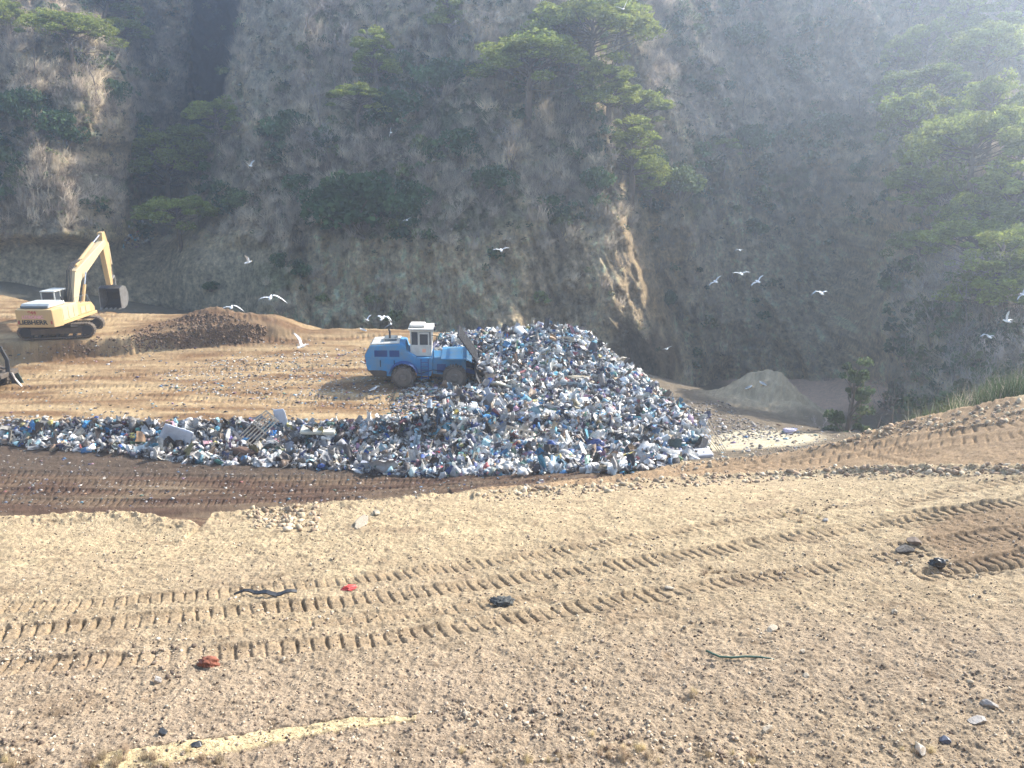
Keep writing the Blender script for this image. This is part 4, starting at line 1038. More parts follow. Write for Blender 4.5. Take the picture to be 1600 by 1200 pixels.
BUSHES = [
 (560,345,0,12,7.0,"largest dark green thicket, low on the slope left of centre"),
 (640,330,1,7,4.5,"dark rounded bush at the right end of the largest thicket"),
 (505,330,0,6,4.0,"dark bush at the left end of the largest thicket"),
 (375,320,2,4.5,3.4,"pale-leaved sunlit bush beside the gully"),
 (1060,300,2,6.5,5.5,"grey-green bush overhanging the brown cliff spur right of the ridge"),
 (1020,275,1,5,4.5,"bush just left of the one overhanging the brown spur"),
 (470,425,1,3.5,2.4,"small dark bush on the grey slope above the compactor's left"),
 (440,410,0,2.8,2.0,"smaller bush left of the one on the grey slope"),
 (720,240,0,6,4.0,"dark bush in the middle of the central face"),
 (770,290,1,5,3.2,"dark low bush under the middle of the central face"),
 (620,190,0,8,5.0,"dark bush in the upper scrub left of the central face"),
 (690,130,1,7,4.0,"dark bush high on the central face"),
 (450,210,1,6,4.0,"dark bush on the slope right of the deep cleft"),
 (470,300,0,5,3.2,"dark bush just above the grey gully slope"),
 (100,215,0,6,4.5,"dark bush on the left bluff beneath its domed pine"),
 (40,180,1,6,4.0,"dark bush at the left edge of the left bluff"),
 (215,215,0,6,5.0,"dark bush on the right shoulder of the left bluff"),
 (180,160,0,5,4.0,"dark bush in the upper notch of the left bluff"),
 (1250,120,0,7,4.5,"dark bush high on the hazy right face"),
 (1170,230,1,6,4.0,"dark bush left of the middle of the hazy right face"),
 (1300,210,0,6,4.0,"dark bush right of the middle of the hazy right face"),
 (1350,270,1,5,3.2,"dark bush beside the pine stand's left side"),
 (1180,360,1,4,2.6,"dark bush on the grey face above the flying gulls"),
 (1160,70,1,7,4.0,"dark bush near the top of the hazy right face"),
 (860,330,0,5,3.0,"dark bush at the foot of the central face"),
 (930,290,1,4,3.0,"dark bush hugging the left side of the ridge"),
 (1043,470,1,2.6,2.2,"small green bush in the crease right of the ridge foot"),
 (330,445,1,3.0,1.2,"low green bush at the foot of the gully slope"),
]
for u, v, k, w, h, lab in BUSHES:
    p = cast_cliff(u, v); W0 = [3.0, 3.4, 2.6][k]; H0 = [2.2, 2.0, 2.4][k]
    plant(SH[k], USED, (p[0], p[1] - .4, p[2] - .5), (w / W0 * .8, h / H0 * .8), RNG.uniform(0, 6.28), lab, "bush", "evergreen bushes on the mountainside", "evergreen_bush")
BT = [make_bare(31, 7.0), make_bare(32, 6.0, .65), make_bare(33, 4.5, .7, 5, (0.36, 0.32, 0.29), multi=4)]
BARE = [
 (500,205,0,7,"pale bare tree standing out on the slope right of the deep cleft"),
 (515,250,2,5,"bare shrubby tree just below the pale bare tree"),
 (540,120,1,7,"bare tree in the upper scrub between the cleft and the central face"),
 (590,60,0,7,"bare tree near the top edge, left of the central face"),
 (740,100,1,7,"bare tree near the top of the central face"),
 (680,200,1,6,"bare tree in the middle of the central face"),
 (800,250,2,5,"bare tree under the wide flat-topped pine"),
 (1100,250,1,7,"brownish bare tree left of the small lone pine"),
 (1290,80,0,8,"tall bare tree on the hazy right face near the top"),
 (1240,300,1,6,"bare tree in the middle of the hazy right face"),
 (1160,180,0,6,"bare tree on the upper left of the hazy right face"),
 (1340,180,1,7,"bare tree left of the pine stand"),
 (150,150,1,7,"bare tree clinging to the left bluff"),
 (60,120,0,7,"bare tree at the upper left of the left bluff"),
 (480,60,1,7,"bare tree beside the top of the deep cleft"),
 (1500,560,0,8.5,"large grey bare tree low on the right hillside"),
 (1560,520,1,7.5,"grey bare tree right of the large one, low on the right hillside"),
 (1460,520,2,6,"many-stemmed bare tree at the foot of the right hillside"),
 (1590,590,2,5,"many-stemmed bare tree at the right edge above the road"),
 (1430,575,1,5.5,"bare tree beside the dark bank, right of the ravine"),
 (1540,610,2,5,"many-stemmed bare tree behind the green broom above the road"),
 (1480,620,0,6,"bare tree rising behind the left end of the green broom"),
]
HB = [7.0, 6.0, 4.5]
for u, v, k, h, lab in BARE:
    p = cast_cliff(u, v); s = h / HB[k]
    plant(BT[k], USED, (p[0], p[1] - .3, p[2] - .2), s, RNG.uniform(0, 6.28), lab, "bare tree", "leafless trees on the mountainside", "bare_tree")
# trees in the ravine, in front of the slope
con = make_pine(41, 8, 2.1, 7.0, 50, umb=False, leafsize=.26, per=110, tone=(.075, .11, .05))
p = P(1322, 705, 45); plant(con, USED, (p[0], p[1], p[2] - 1.2), (.8, .92), 0, "dull green narrow evergreen standing in the ravine beside the road edge", "evergreen tree", None, "evergreen_tree")
p = P(1292, 705, 47); plant(BT[2], USED, (p[0], p[1], p[2] - .6), .75, 1, "open leafless shrub touching the left of the narrow ravine evergreen", "shrub", None, "bare_shrub")
sap = [make_bare(51, 5.0, .35, 4, (.07, .055, .05)), make_bare(52, 4.2, .3, 4, (.07, .055, .05))]
p = P(1392, 672, 42); plant(sap[0], USED, (p[0], p[1], p[2] - .6), 1.0, 0, "taller thin dark bare tree in front of the ravine's sunlit patch", "bare tree", None, "bare_tree")
p = P(1370, 680, 40); plant(sap[1], USED, (p[0], p[1], p[2] - .5), .95, 2, "thin dark leaning bare tree left of the taller one in the ravine", "bare tree", None, "bare_tree")

# scrub cover on the slope: nobody could count it
def scatter_stuff(name, n, fn_mesh, umin, umax, vmin, vmax, dens, label, mat, smin, smax, seed, base_cols, sink=.2):
    rng = np.random.default_rng(seed); u = rng.uniform(umin, umax, n); v = rng.uniform(vmin, vmax, n)
    p = cast_cliff(u, v); keep = rng.uniform(size=n) < dens(u, v, p); p = p[keep]
    temps = [fn_mesh(rng) for _ in range(6)]; Vs = []; Fs = []; Cs = []; off = 0
    which = rng.integers(0, 6, len(p)); sc = rng.uniform(smin, smax, len(p)); an = rng.uniform(0, 6.28, len(p))
    for t in range(6):
        V, F = temps[t]; q = p[which == t]; s = sc[which == t]; a = an[which == t]; ca, sa = np.cos(a), np.sin(a)
        X = V[None, :, 0] * ca[:, None] - V[None, :, 1] * sa[:, None]; Y = V[None, :, 0] * sa[:, None] + V[None, :, 1] * ca[:, None]; Z = np.repeat(V[None, :, 2], len(q), 0)
        W_ = np.stack([X, Y, Z], -1) * s[:, None, None] + (q + np.array([0, -.25, -sink]))[:, None]
        Vs.append(W_.reshape(-1, 3)); Fs.append((F[None] + (np.arange(len(q)) * len(V))[:, None, None]).reshape(-1, 3) + off); off += len(q) * len(V)
        bc = np.array(base_cols)[rng.integers(0, len(base_cols), len(q))] * rng.uniform(.65, 1.4, (len(q), 1)); Cs.append(np.repeat(bc, len(V), 0))
    o = mkmesh(name, np.concatenate(Vs), np.concatenate(Fs), mat, colors=np.concatenate(Cs)); tag(o, label, kind="stuff"); return o
def twig_clump(rng):
    n = 46; th = rng.uniform(0, 6.28, n); tl = rng.uniform(.05, 1.15, n); d = np.stack([np.sin(tl) * np.cos(th), np.sin(tl) * np.sin(th), np.cos(tl)], 1)
    s = rng.normal(size=(n, 3)) * .18; s[:, 2] = rng.uniform(0, .35, n); e = s + d * rng.uniform(.5, 1.1, n)[:, None]
    return twig_strips(s, e, np.full(n, .012), rng)
def leaf_clump(rng):
    n = 70; v = rng.normal(size=(n, 3)); v /= np.linalg.norm(v, axis=1)[:, None]; v *= rng.uniform(.5, 1, n)[:, None] * .55; v[:, 2] = np.abs(v[:, 2]) + .1
    return leaf_cards(v, .24, rng, .9, .4)
def dens_twig(u, v, p):
    f = fbm(p[:, 0], p[:, 2], 9, 4, 200)
    z = sstep(410, 310, v) * .85 + .07
    cleft = np.maximum(sstep(290, 300, u) * sstep(375, 360, u) * (v < 190), sstep(420, 390, u) * sstep(365, 390, v))
    rt_ = sstep(1370, 1410, u) * sstep(390, 430, v)
    return np.clip(z * (.8 + 1.8 * f) * (1 - cleft) + rt_ * .8, 0, 1)
def dens_leaf(u, v, p):
    f = fbm(p[:, 0] + 50, p[:, 2], 7, 4, 201); z = (sstep(400, 320, v) * .9 + .06) * (1 - sstep(420, 390, u) * sstep(365, 390, v))
    rt_ = sstep(1370, 1410, u) * sstep(390, 430, v)
    return np.clip(z * (.10 + 2.6 * (f - .1)) + rt_ * (.45 + f), 0, 1)
scatter_stuff("scrub", 15000, twig_clump, -150, 1750, -150, 640, dens_twig, "leafless grey-brown scrub covering the shaded slopes", m_twig, .7, 2.1, 61, [(.34, .27, .20), (.43, .35, .26), (.22, .175, .135), (.50, .41, .29)])
scatter_stuff("undergrowth", 14000, leaf_clump, -150, 1750, -150, 640, dens_leaf, "dark green low undergrowth among the scrub", m_leaf, .8, 2.4, 62, [(.07, .11, .045), (.09, .14, .05), (.13, .15, .055), (.05, .085, .045)])
def small_clump(rng):
    n = 22; v = rng.normal(size=(n, 3)); v /= np.linalg.norm(v, axis=1)[:, None]; v *= rng.uniform(.4, 1, n)[:, None] * .5; v[:, 2] = np.abs(v[:, 2]) + .05
    return leaf_cards(v, .26, rng, .9, .35)
def dens_small(u, v, p):
    f = fbm(p[:, 0] - 30, p[:, 2], 6, 4, 203); z = sstep(400, 310, v) * .85 + .05
    return np.clip(z * (.6 + 1.6 * f), 0, 1) * (1 - sstep(420, 390, u) * sstep(365, 390, v)) * (1 - sstep(290, 300, u) * sstep(375, 360, u) * (v < 190))
scatter_stuff("low_scrub", 17000, small_clump, -150, 1750, -150, 640, dens_small, "olive and brown low scrub dotting the slopes", m_leaf, .35, 1.25, 66, [(.20, .17, .10), (.15, .16, .08), (.27, .22, .15), (.10, .12, .06), (.33, .27, .18)], sink=.05)
# green broom above the road at the right
def blades(rng):
    n = 60; th = rng.uniform(0, 6.28, n); tl = rng.uniform(0, .5, n); d = np.stack([np.sin(tl) * np.cos(th), np.sin(tl) * np.sin(th), np.cos(tl)], 1)
    s = rng.normal(size=(n, 3)) * .18; s[:, 2] = 0; return twig_strips(s, s + d * rng.uniform(.6, 1.15, n)[:, None], np.full(n, .016), rng)
def ground_stuff(name, pts, fn_mesh, label, mat, smin, smax, seed, base_cols, sink=0.0, squash=1.0):
    rng = np.random.default_rng(seed); temps = [fn_mesh(rng) for _ in range(5)]; Vs = []; Fs = []; Cs = []; off = 0
    for q in pts:
        V, F = temps[rng.integers(0, 5)]; a = rng.uniform(0, 6.28); s = rng.uniform(smin, smax); ca, sa = math.cos(a), math.sin(a)
        W_ = np.stack([V[:, 0] * ca - V[:, 1] * sa, V[:, 0] * sa + V[:, 1] * ca, V[:, 2] * squash], 1) * s + np.array(q) - np.array([0, 0, sink])
        Vs.append(W_); Fs.append(F + off); off += len(V); Cs.append(np.repeat((np.array(base_cols)[rng.integers(0, len(base_cols))] * rng.uniform(.7, 1.3))[None], len(V), 0))
    o = mkmesh(name, np.concatenate(Vs), np.concatenate(Fs), mat, colors=np.concatenate(Cs)); tag(o, label, kind="stuff"); return o
rng = np.random.default_rng(5); pts = []
for k in range(230):
    u = rng.uniform(1430, 1720); v = np.interp(u, [1425, 1600, 1720], [676, 622, 590]) - rng.uniform(-14, 26) * (0.5 + .5 * (u > 1480)); y = rng.uniform(26, 37); pts.append(P(u, v + 24, y))
m_broom = foliage_mat("broom_green", .4)
ground_stuff("green_broom", pts, blades, "bright green broom growing along the road's outer edge", m_broom, 1.0, 1.9, 63, [(.05, .09, .03), (.08, .13, .04), (.04, .07, .03), (.14, .15, .06)], sink=.4)
ground_stuff("dry_stems", [q for q in pts if rng.uniform() < .6], twig_clump, "dry grey-brown stems among the green broom", m_twig, .8, 1.6, 67, [(.34, .28, .22), (.24, .19, .16), (.42, .36, .24)], sink=.4)
# dry grass tufts in the foreground
pts = []
for (u, v, n, s) in [(205,1188,10,30), (320,1190,6,25), (965,1178,26,45), (1080,1085,4,15), (800,1190,8,40), (1430,1170,6,20), (150,1192,8,30), (1265,808,14,30), (460,805,8,25), (1110,895,6,14), (30,1190,6,30), (1140,1185,6,30)]:
    for k in range(n): pts.append(cast_ground(np.array([u + rng.normal() * s]), np.array([min(v + rng.normal() * s * .25, 1198)]))[0])
ground_stuff("dry_grass", pts, blades, "sparse tufts of dry straw-coloured grass", m_twig, .07, .15, 64, [(.45, .36, .2), (.38, .29, .18), (.30, .22, .15), (.38, .30, .2)], sink=.01)
# ------------------------------------------------------------------ rubbish
def ico(sub):
    import bmesh
    bm = bmesh.new(); bmesh.ops.create_icosphere(bm, subdivisions=sub, radius=1.0)
    V = np.array([v.co[:] for v in bm.verts]); F = np.array([[v.index for v in f.verts] for f in bm.faces]); bm.free(); return V, F
ICO1, ICO2, ICO3, ICO4 = ico(1), ico(2), ico(3), ico(4)
def bag_mesh(rng, sub=ICO2):
    V = sub[0].copy(); n = rng.normal(size=(4, 3)) * 2.3; ph = rng.uniform(0, 6.28, 4)
    r = 1 + sum(np.sin(V @ n[i] + ph[i]) for i in range(4)) * .16 + rng.normal(size=len(V)) * .16
    V = V * r[:, None] * np.array([1, rng.uniform(.7, 1), rng.uniform(.45, .7)]); return V, sub[1]
def sheet_mesh(rng, el=1.0):
    g = np.linspace(-1, 1, 5); X, Y = np.meshgrid(g, g); Z = rng.normal(size=X.shape) * .28 + .3 * X * Y * rng.normal()
    X = X * el + rng.normal(size=X.shape) * .14; Y = Y * rng.uniform(.3, 1) + rng.normal(size=X.shape) * .12
    V = np.stack([X, Y, Z], -1).reshape(-1, 3); i = np.arange(25).reshape(5, 5)
    q = np.stack([i[:-1, :-1], i[:-1, 1:], i[1:, 1:], i[1:, :-1]], -1).reshape(-1, 4); F = np.concatenate([q[:, :3], q[:, [0, 2, 3]]]); return V, F
def box_mesh(rng):
    x, y, z = 1, rng.uniform(.4, .9), rng.uniform(.08, .5)
    V = np.array([(a * x, b * y, c * z) for c in (-1, 1) for a, b in ((-1, -1), (1, -1), (1, 1), (-1, 1))], float) + rng.normal(size=(8, 3)) * .06
    F = np.array([(0,2,1),(0,3,2),(4,5,6),(4,6,7),(0,1,5),(0,5,4),(1,2,6),(1,6,5),(2,3,7),(2,7,6),(3,0,4),(3,4,7)]); return V, F
def stick_mesh(rng):
    V, F = box_mesh(rng); return V * np.array([1.6, .10, .25]), F
def batch(name, pos, size, temps, cols, mat, label, seed, kind="stuff", tilt=1.0, flat=1.0):
    rng = np.random.default_rng(seed); N = len(pos); Vs = []; Fs = []; Cs = []; off = 0
    w = rng.integers(0, len(temps), N)
    q = rng.normal(size=(N, 4)) ; q[:, 1:3] *= tilt; q /= np.linalg.norm(q, axis=1)[:, None]; a, b, c, d = q.T
    R = np.stack([1 - 2 * (c * c + d * d), 2 * (b * c - a * d), 2 * (b * d + a * c), 2 * (b * c + a * d), 1 - 2 * (b * b + d * d), 2 * (c * d - a * b), 2 * (b * d - a * c), 2 * (c * d + a * b), 1 - 2 * (b * b + c * c)], -1).reshape(-1, 3, 3)
    for t, (V, F) in enumerate(temps):
        m = w == t
        if not m.any(): continue
        X = np.einsum('nij,vj->nvi', R[m], V) * size[m][:, None, None]; X[..., 2] *= flat; X += pos[m][:, None]
        Vs.append(X.reshape(-1, 3)); n = int(m.sum()); Fs.append((F[None] + (np.arange(n) * len(V))[:, None, None]).reshape(-1, 3) + off); off += n * len(V)
        Cs.append(np.repeat(cols[m], len(V), 0))
    o = mkmesh(name, np.concatenate(Vs), np.concatenate(Fs), mat, smooth=name.startswith('rubbish'), colors=np.concatenate(Cs))
    tag(o, label, kind=kind); return o
m_trash = tinted("mixed_rubbish", rough=0.5, nscale=6, lo=.55, hi=1.2, bump=.4, bscale=9, bdist=.05, spec=.45, detail=5)
PAL = np.array([(.84,.82,.77),(.76,.74,.70),(.84,.79,.68),(.60,.60,.62),(.45,.45,.46),(.30,.29,.29),(.03,.03,.035),(.045,.045,.06),(.02,.02,.025),(.04,.06,.16),(.03,.10,.36),(.05,.25,.50),(.12,.42,.55),(.30,.52,.60),(.10,.28,.22),(.16,.34,.20),
                (.45,.10,.10),(.50,.22,.28),(.55,.30,.40),(.60,.50,.16),(.48,.38,.25),(.32,.22,.14),(.20,.13,.09),(.12,.09,.07),(.28,.16,.34),(.62,.36,.18)])
PWT = np.array([19,15,12,5,3,3,7,7,7,6,3.4,3.4,3.4,3.6,1.6,1.2,1.6,1.8,1.6,1.0,5,5,5,5,.9,.8]); PWT /= PWT.sum()
def pick_cols(rng, n, dull=0.0, wts=PWT):
    c = PAL[rng.choice(len(PAL), n, p=wts)] * rng.uniform(.75, 1.15, (n, 1)); soil = np.array([.15, .115, .09]); d = rng.uniform(0, .45, (n, 1)) + dull
    d = np.clip(d, 0, .9); return c * (1 - d) + soil * d
def in_poly(u, v, poly):
    inside = np.zeros(len(u), bool); j = len(poly) - 1
    for i in range(len(poly)):
        xi, yi = poly[i]; xj, yj = poly[j]; c = ((yi > v) != (yj > v)) & (u < (xj - xi) * (v - yi) / (yj - yi + 1e-9) + xi); inside ^= c; j = i
    return inside
HEAP = [(690,524),(760,520),(800,512),(870,508),(930,528),(985,565),(1020,600),(1062,640),(1085,665),(1108,690),(1090,716),(1040,728),(990,742),(900,738),(800,742),(680,745),(560,738),(560,668),(640,655),(700,640),(680,600),(672,560)]
FACE = [(-260,676),(0,672),(60,664),(200,660),(330,660),(450,664),(560,662),(600,660),(700,650),(720,742),(600,738),(480,732),(300,724),(180,708),(60,702),(0,694),(-260,690)]
rng = np.random.default_rng(9)
def sample(poly, n, rng):
    b = np.array(poly); u = rng.uniform(b[:, 0].min(), b[:, 0].max(), n * 2); v = rng.uniform(b[:, 1].min(), b[:, 1].max(), n * 2); m = in_poly(u, v, poly); return u[m][:n], v[m][:n]
def lay(poly, n, smin, smax, seed, up=.15):
    r = np.random.default_rng(seed); u, v = sample(poly, n, r); p = cast_ground(u, v, y0=27); s = smin + (smax - smin) * r.uniform(size=len(p)) ** 2.2 * np.where(r.uniform(size=len(p)) < .04, 1.6, 1.0)
    p[:, 2] += r.uniform(-.1, up, len(p)) + .16 * fbm(p[:, 0], p[:, 1] * 1.5, 1.3, 2, 410); return p, s, r
# world-space cover so that the far side of the heap is rubbish too
r = np.random.default_rng(3); xs = r.uniform(-6, 14, 9000); ys = r.uniform(36, 64, 9000)
dh = FD(xs, ys); bh = np.maximum(FC(xs, ys) - np.maximum(0, xs - 6) * .8, FL(xs, ys)); mk = (dh > bh - .1) | (xs > 5) & (dh > -19)
mk &= ~((np.abs(xs + 5.2) < 5.2) & (ys < 56) & (ys > 46) & (xs < -2.2))
wp = np.array([(x, y, ground_z(x, y)) for x, y in zip(xs[mk], ys[mk])])
p1, s1, r1 = lay(HEAP, 30000, .035, .31, 71, .20)
p2, s2, r2 = lay(FACE, 14500, .035, .30, 72, .16)
keepout = lambda p: ~((p[:, 0] > -9.6) & (p[:, 0] < -1.9) & (p[:, 1] > 45.5) & (p[:, 1] < 53))
hole = (fbm(p2[:, 0], p2[:, 2] * 2, 2.4, 3, 420) > .16) & (r2.uniform(size=len(p2)) < .85) & (p2[:, 0] < -9); p2, s2 = p2[~hole], s2[~hole]
p1, s1 = p1[keepout(p1)], s1[keepout(p1)]
wp = wp[keepout(wp)]
pu, pv = np.array([px_of(q) for q in wp]).T; wp = wp[(pu < 1104) | (pv < 640)]
ws = r.uniform(.05, .24, len(wp))
fw = np.stack([r.uniform(-4.6, -1.6, 700), r.uniform(46.6, 48.6, 700)], 1); fw = np.array([(x, y, ground_z(x, y) + .25 * r.uniform()) for x, y in fw if r.uniform() < sstep(-4.8, -2.6, np.float64(x)) + .15])
wp = np.concatenate([wp, fw]); ws = np.concatenate([ws, r.uniform(.06, .3, len(fw))])
pos = np.concatenate([p1, p2, wp]); siz = np.concatenate([s1, s2, ws]); n = len(pos)
rt = np.random.default_rng(77)
temps = [bag_mesh(rt, ICO2) for _ in range(14)] + [sheet_mesh(rt) for _ in range(8)] + [sheet_mesh(rt, 1.7) for _ in range(5)] + [sheet_mesh(rt, 2.8) for _ in range(4)] + [box_mesh(rt) for _ in range(3)] + [stick_mesh(rt) for _ in range(3)]
cols = pick_cols(rt, n, .0)
cl_ = fbm(pos[:, 0], pos[:, 1] + pos[:, 2], 1.6, 3, 300)          # like lies with like: bag loads of one colour
band = cl_ > .42; cols[band] = cols[band] * .5 + np.array([.06, .28, .46]) * .5
band = (cl_ > .12) & (cl_ < .30); cols[band] = cols[band] * .45 + np.array([.84, .83, .79]) * .55
band = cl_ < -.34; cols[band] = cols[band] * .35 + np.array([.035, .035, .04]) * .65
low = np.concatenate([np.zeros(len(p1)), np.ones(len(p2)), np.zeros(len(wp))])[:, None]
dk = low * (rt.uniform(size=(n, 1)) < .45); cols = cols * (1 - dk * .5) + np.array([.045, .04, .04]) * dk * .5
dirt_ = np.clip(.95 + 1.3 * fbm(pos[:, 0], pos[:, 1] * 1.2, 2.2, 4, 310, gain=.7), .18, 1.12)[:, None]; cols = cols * dirt_ + np.array([.05, .04, .032]) * (1 - np.minimum(dirt_, 1))
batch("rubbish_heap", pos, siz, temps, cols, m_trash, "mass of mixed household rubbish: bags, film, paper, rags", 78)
rb = np.random.default_rng(79); pb = np.concatenate([lay(HEAP, 1500, .15, .3, 73, .22)[0], lay(FACE, 480, .15, .3, 74, .2)[0]]); pb = pb[keepout(pb)]
V4, F4 = ico(3); bt = []
for k in range(7):
    V = V4.copy()
    for i in range(14):
        nn = rb.normal(size=3); nn /= np.linalg.norm(nn); e = V @ nn - rb.uniform(.5, .95); V = V - np.outer(np.maximum(e, 0), nn)
    V += rb.normal(size=V.shape) * .055; bt.append((V * np.array([1.2, rb.uniform(.7, 1), rb.uniform(.45, .75)]), F4))
wb = np.array([20,14,9,3,2,2,6,6,6,6,6,7,8,9,3,2,2,1,1,1.5,2,1,0,0,1,.5]); wb = wb / wb.sum()
batch("rubbish_bags", pb, .14 + .2 * rb.uniform(size=len(pb)) ** 1.6, bt, pick_cols(rb, len(pb), -.1, wb), m_trash, "knotted bags of many colours bedded in the rubbish", 80, tilt=.6)
# trodden scraps on the platform, thicker near the compactor
def scraps(poly, n, smin, smax, seed, dull, name, label, y0=27, flat=.5, y1=80):
    r = np.random.default_rng(seed); u, v = sample(poly, n, r); p = cast_ground(u, v, y0=y0, y1=y1); s = smin + (smax - smin) * r.uniform(size=len(p)) ** 2.5
    tm = [sheet_mesh(r) for _ in range(5)] + [box_mesh(r) for _ in range(3)] + [bag_mesh(r, ICO1) for _ in range(2)]
    return p, s, tm, pick_cols(r, len(p), dull)
pp = []; ss_ = []; cc_ = []
for poly, n, a, b, sd, dl in [([(330,560),(600,540),(690,620),(700,645),(560,640),(250,610),(250,585)], 3000, .03, .12, 81, .15),
                              ([(0,540),(600,525),(690,650),(0,655)], 1600, .03, .12, 82, .3), ([(640,590),(760,590),(760,660),(600,655)], 1800, .05, .22, 83, .1),
                              ([(0,700),(700,745),(1000,745),(900,765),(400,790),(0,800)], 1300, .025, .10, 84, .3),
                              ([(1040,630),(1130,625),(1180,660),(1260,680),(1120,690),(1080,665)], 1500, .03, .13, 85, .6),
                              ([(1100,650),(1290,670),(1290,700),(1130,718)], 260, .04, .18, 86, .3),
                              ([(0,650),(560,655),(560,668),(0,672)], 700, .05, .18, 87, .1)]:
    p, s, tm, c = scraps(poly, n, a, b, sd, dl, "", ""); pp.append(p); ss_.append(s); cc_.append(c)
batch("scattered_scraps", np.concatenate(pp), np.concatenate(ss_), tm, np.concatenate(cc_), m_trash, "small pale scraps of rubbish trodden into the earth platform", 88, flat=.55)
# rubbish fallen down the gully behind
pp = []
r = np.random.default_rng(90); u, v = sample([(205,345),(250,320),(240,380),(190,390)], 110, r); p = cast_cliff(u, v); p[:, 1] -= .2
batch("gully_litter", p, r.uniform(.08, .25, len(p)), tm, pick_cols(r, len(p), 0), m_trash, "litter spilled down the gully behind the excavator", 91)

# ------------------------------------------------------------------ larger pieces one can tell apart
def plastic(name, c, rough=.4): return surf(name, c, rough, dirt=tuple(k * .55 + .05 for k in c), dirt_amt=.6, scale=3)
def one(u, v, name, label, cat, build, dz=0.0, rot=(0, 0, 0), dy=0.0, group=None):
    p = cast_ground(np.array([float(u)]), np.array([float(v)]))[0]
    o = build(); o.name = name; o.location = (p[0], p[1] + dy, p[2] + dz); o.rotation_euler = tuple(math.radians(a) for a in rot)
    tag(o, label, cat, group); return o
def crumple(name, w, d, h, mat, seed, sub=None, k=.12):
    def f():
        r = np.random.default_rng(seed); V = ICO4[0].copy(); q = np.ones(len(V)); dv = V.copy()
        for i in range(26):                       # planes that cut and crease the ball
            n = r.normal(size=3); n /= np.linalg.norm(n); c = r.uniform(.55, .95); e = V @ n - c; V = V - np.outer(np.maximum(e, 0) * 1.0, n)
        for i in range(7):
            n = r.normal(size=3) * r.uniform(2, 7); q += (np.abs((V @ n + r.uniform(0, 6)) % 2 - 1) - .5) * k * 1.5 / (1 + .35 * i)
        V = V * q[:, None] + r.normal(size=V.shape) * k * .09; V[:, 0] += .25 * V[:, 1] * r.normal(); V[:, 2] += .3 * np.abs(V[:, 0]) * r.normal()
        return mkmesh(name, V * np.array([w, d, h]) / 1.7, ICO4[1], mat, smooth=False)
    return f
def board(name, w, h, t, mat, seed, bendz=.03):
    def f():
        r = np.random.default_rng(seed); nx = 10; X, Y = np.meshgrid(np.linspace(-w / 2, w / 2, nx), np.linspace(0, h, nx))
        c = .85 + .15 * np.cos((Y / h - .5) * 2.4); X = X * c + r.normal(size=X.shape) * .012 * w; Z = bendz * w * np.sin(X / w * 3 + 1) + r.normal(size=X.shape) * .008 * w
        top = np.stack([X, Z, Y], -1).reshape(-1, 3); bot = top + [0, t, 0]; i = np.arange(nx * nx).reshape(nx, nx)
        q = np.stack([i[:-1, :-1], i[:-1, 1:], i[1:, 1:], i[1:, :-1]], -1).reshape(-1, 4); m = nx * nx; F = [q, q[:, ::-1] + m]
        ed = np.concatenate([i[0, :], i[1:, -1], i[-1, -2::-1], i[-2:0:-1, 0]]); e2 = np.roll(ed, -1); F.append(np.stack([ed, ed + m, e2 + m, e2], -1))
        return mkmesh(name, np.concatenate([top, bot]), F, mat)
    return f
def mattress(name, w, d, h, mat):
    def f():
        b = MB().box(-w / 2, w / 2, -d / 2, d / 2, 0, h); o = b.build(name, mat, None, h * .3); return o
    return f
mWhiteGrey = plastic("pale_board", (.58, .62, .68)); mWhite = plastic("white_plastic", (.75, .75, .72)); mBeige = plastic("cream_foam", (.68, .64, .50))
mWood = surf("weathered_wood", (.58, .46, .32), .8, dirt=(.22, .16, .11), dirt_amt=.7, scale=6); mWoodPale = surf("pale_wood", (.66, .58, .46), .8, dirt=(.4, .33, .25), dirt_amt=.5, scale=6)
mBlack = plastic("black_plastic", (.02, .022, .025), .35); mNavy = plastic("navy_plastic", (.03, .05, .17), .35); mBlue = plastic("bright_blue_plastic", (.03, .20, .55)); mCyan = plastic("turquoise_plastic", (.10, .42, .52))
mGreen = plastic("green_plastic", (.22, .50, .32)); mRed = plastic("red_plastic", (.55, .05, .04)); mPink = plastic("pink_cloth", (.62, .30, .36), .9); mRust = surf("rust_cloth", (.24, .08, .045), .9, dirt=(.16, .06, .04), dirt_amt=.7, scale=8, bump=.5)
mYel = plastic("yellow_plastic", (.62, .50, .14)); mGrey = plastic("grey_board", (.36, .38, .42)); mBrown = surf("brown_upholstery", (.13, .075, .05), .9, dirt_amt=.6, scale=5, bump=.5); mStone = surf("limestone", (.37, .31, .23), .9, dirt=(.28, .23, .17), dirt_amt=.6, scale=9, bump=.6, bscale=30)
mStoneGrey = surf("grey_stone", (.34, .31, .28), .95, dirt=(.2, .18, .15), dirt_amt=.6, scale=9, bump=.6, bscale=30); mAqua = plastic("pale_aqua_plastic", (.35, .52, .52))
one(273, 692, "board", "large pale grey irregular sheet leaning on the rubbish face, left of the wooden pallet", "board", board("board", 1.75, 1.85, .05, mWhiteGrey, 1), -.4, (16, 24, 8), -.55)
one(442, 668, "board", "small pale pointed board standing upright above the wooden pallet", "board", board("board", .75, 1.15, .04, mWhiteGrey, 2), 0, (4, -8, -10))
def slatted(nl, nc, L, Wd, name):
    def f():
        root = empty(name)
        for k in range(nl): MB().box(-Wd / 2 + k * (Wd - .09) / (nl - 1), -Wd / 2 + k * (Wd - .09) / (nl - 1) + .09, -L / 2, L / 2, 0, .025).build("slat", mWood, root, .004)
        for k in range(nc): MB().box(-Wd / 2, Wd / 2, -L / 2 + k * (L - .1) / (nc - 1), -L / 2 + k * (L - .1) / (nc - 1) + .1, -.08, -.002).build("cross_bar", mWood, root, .004)
        return root
    return f
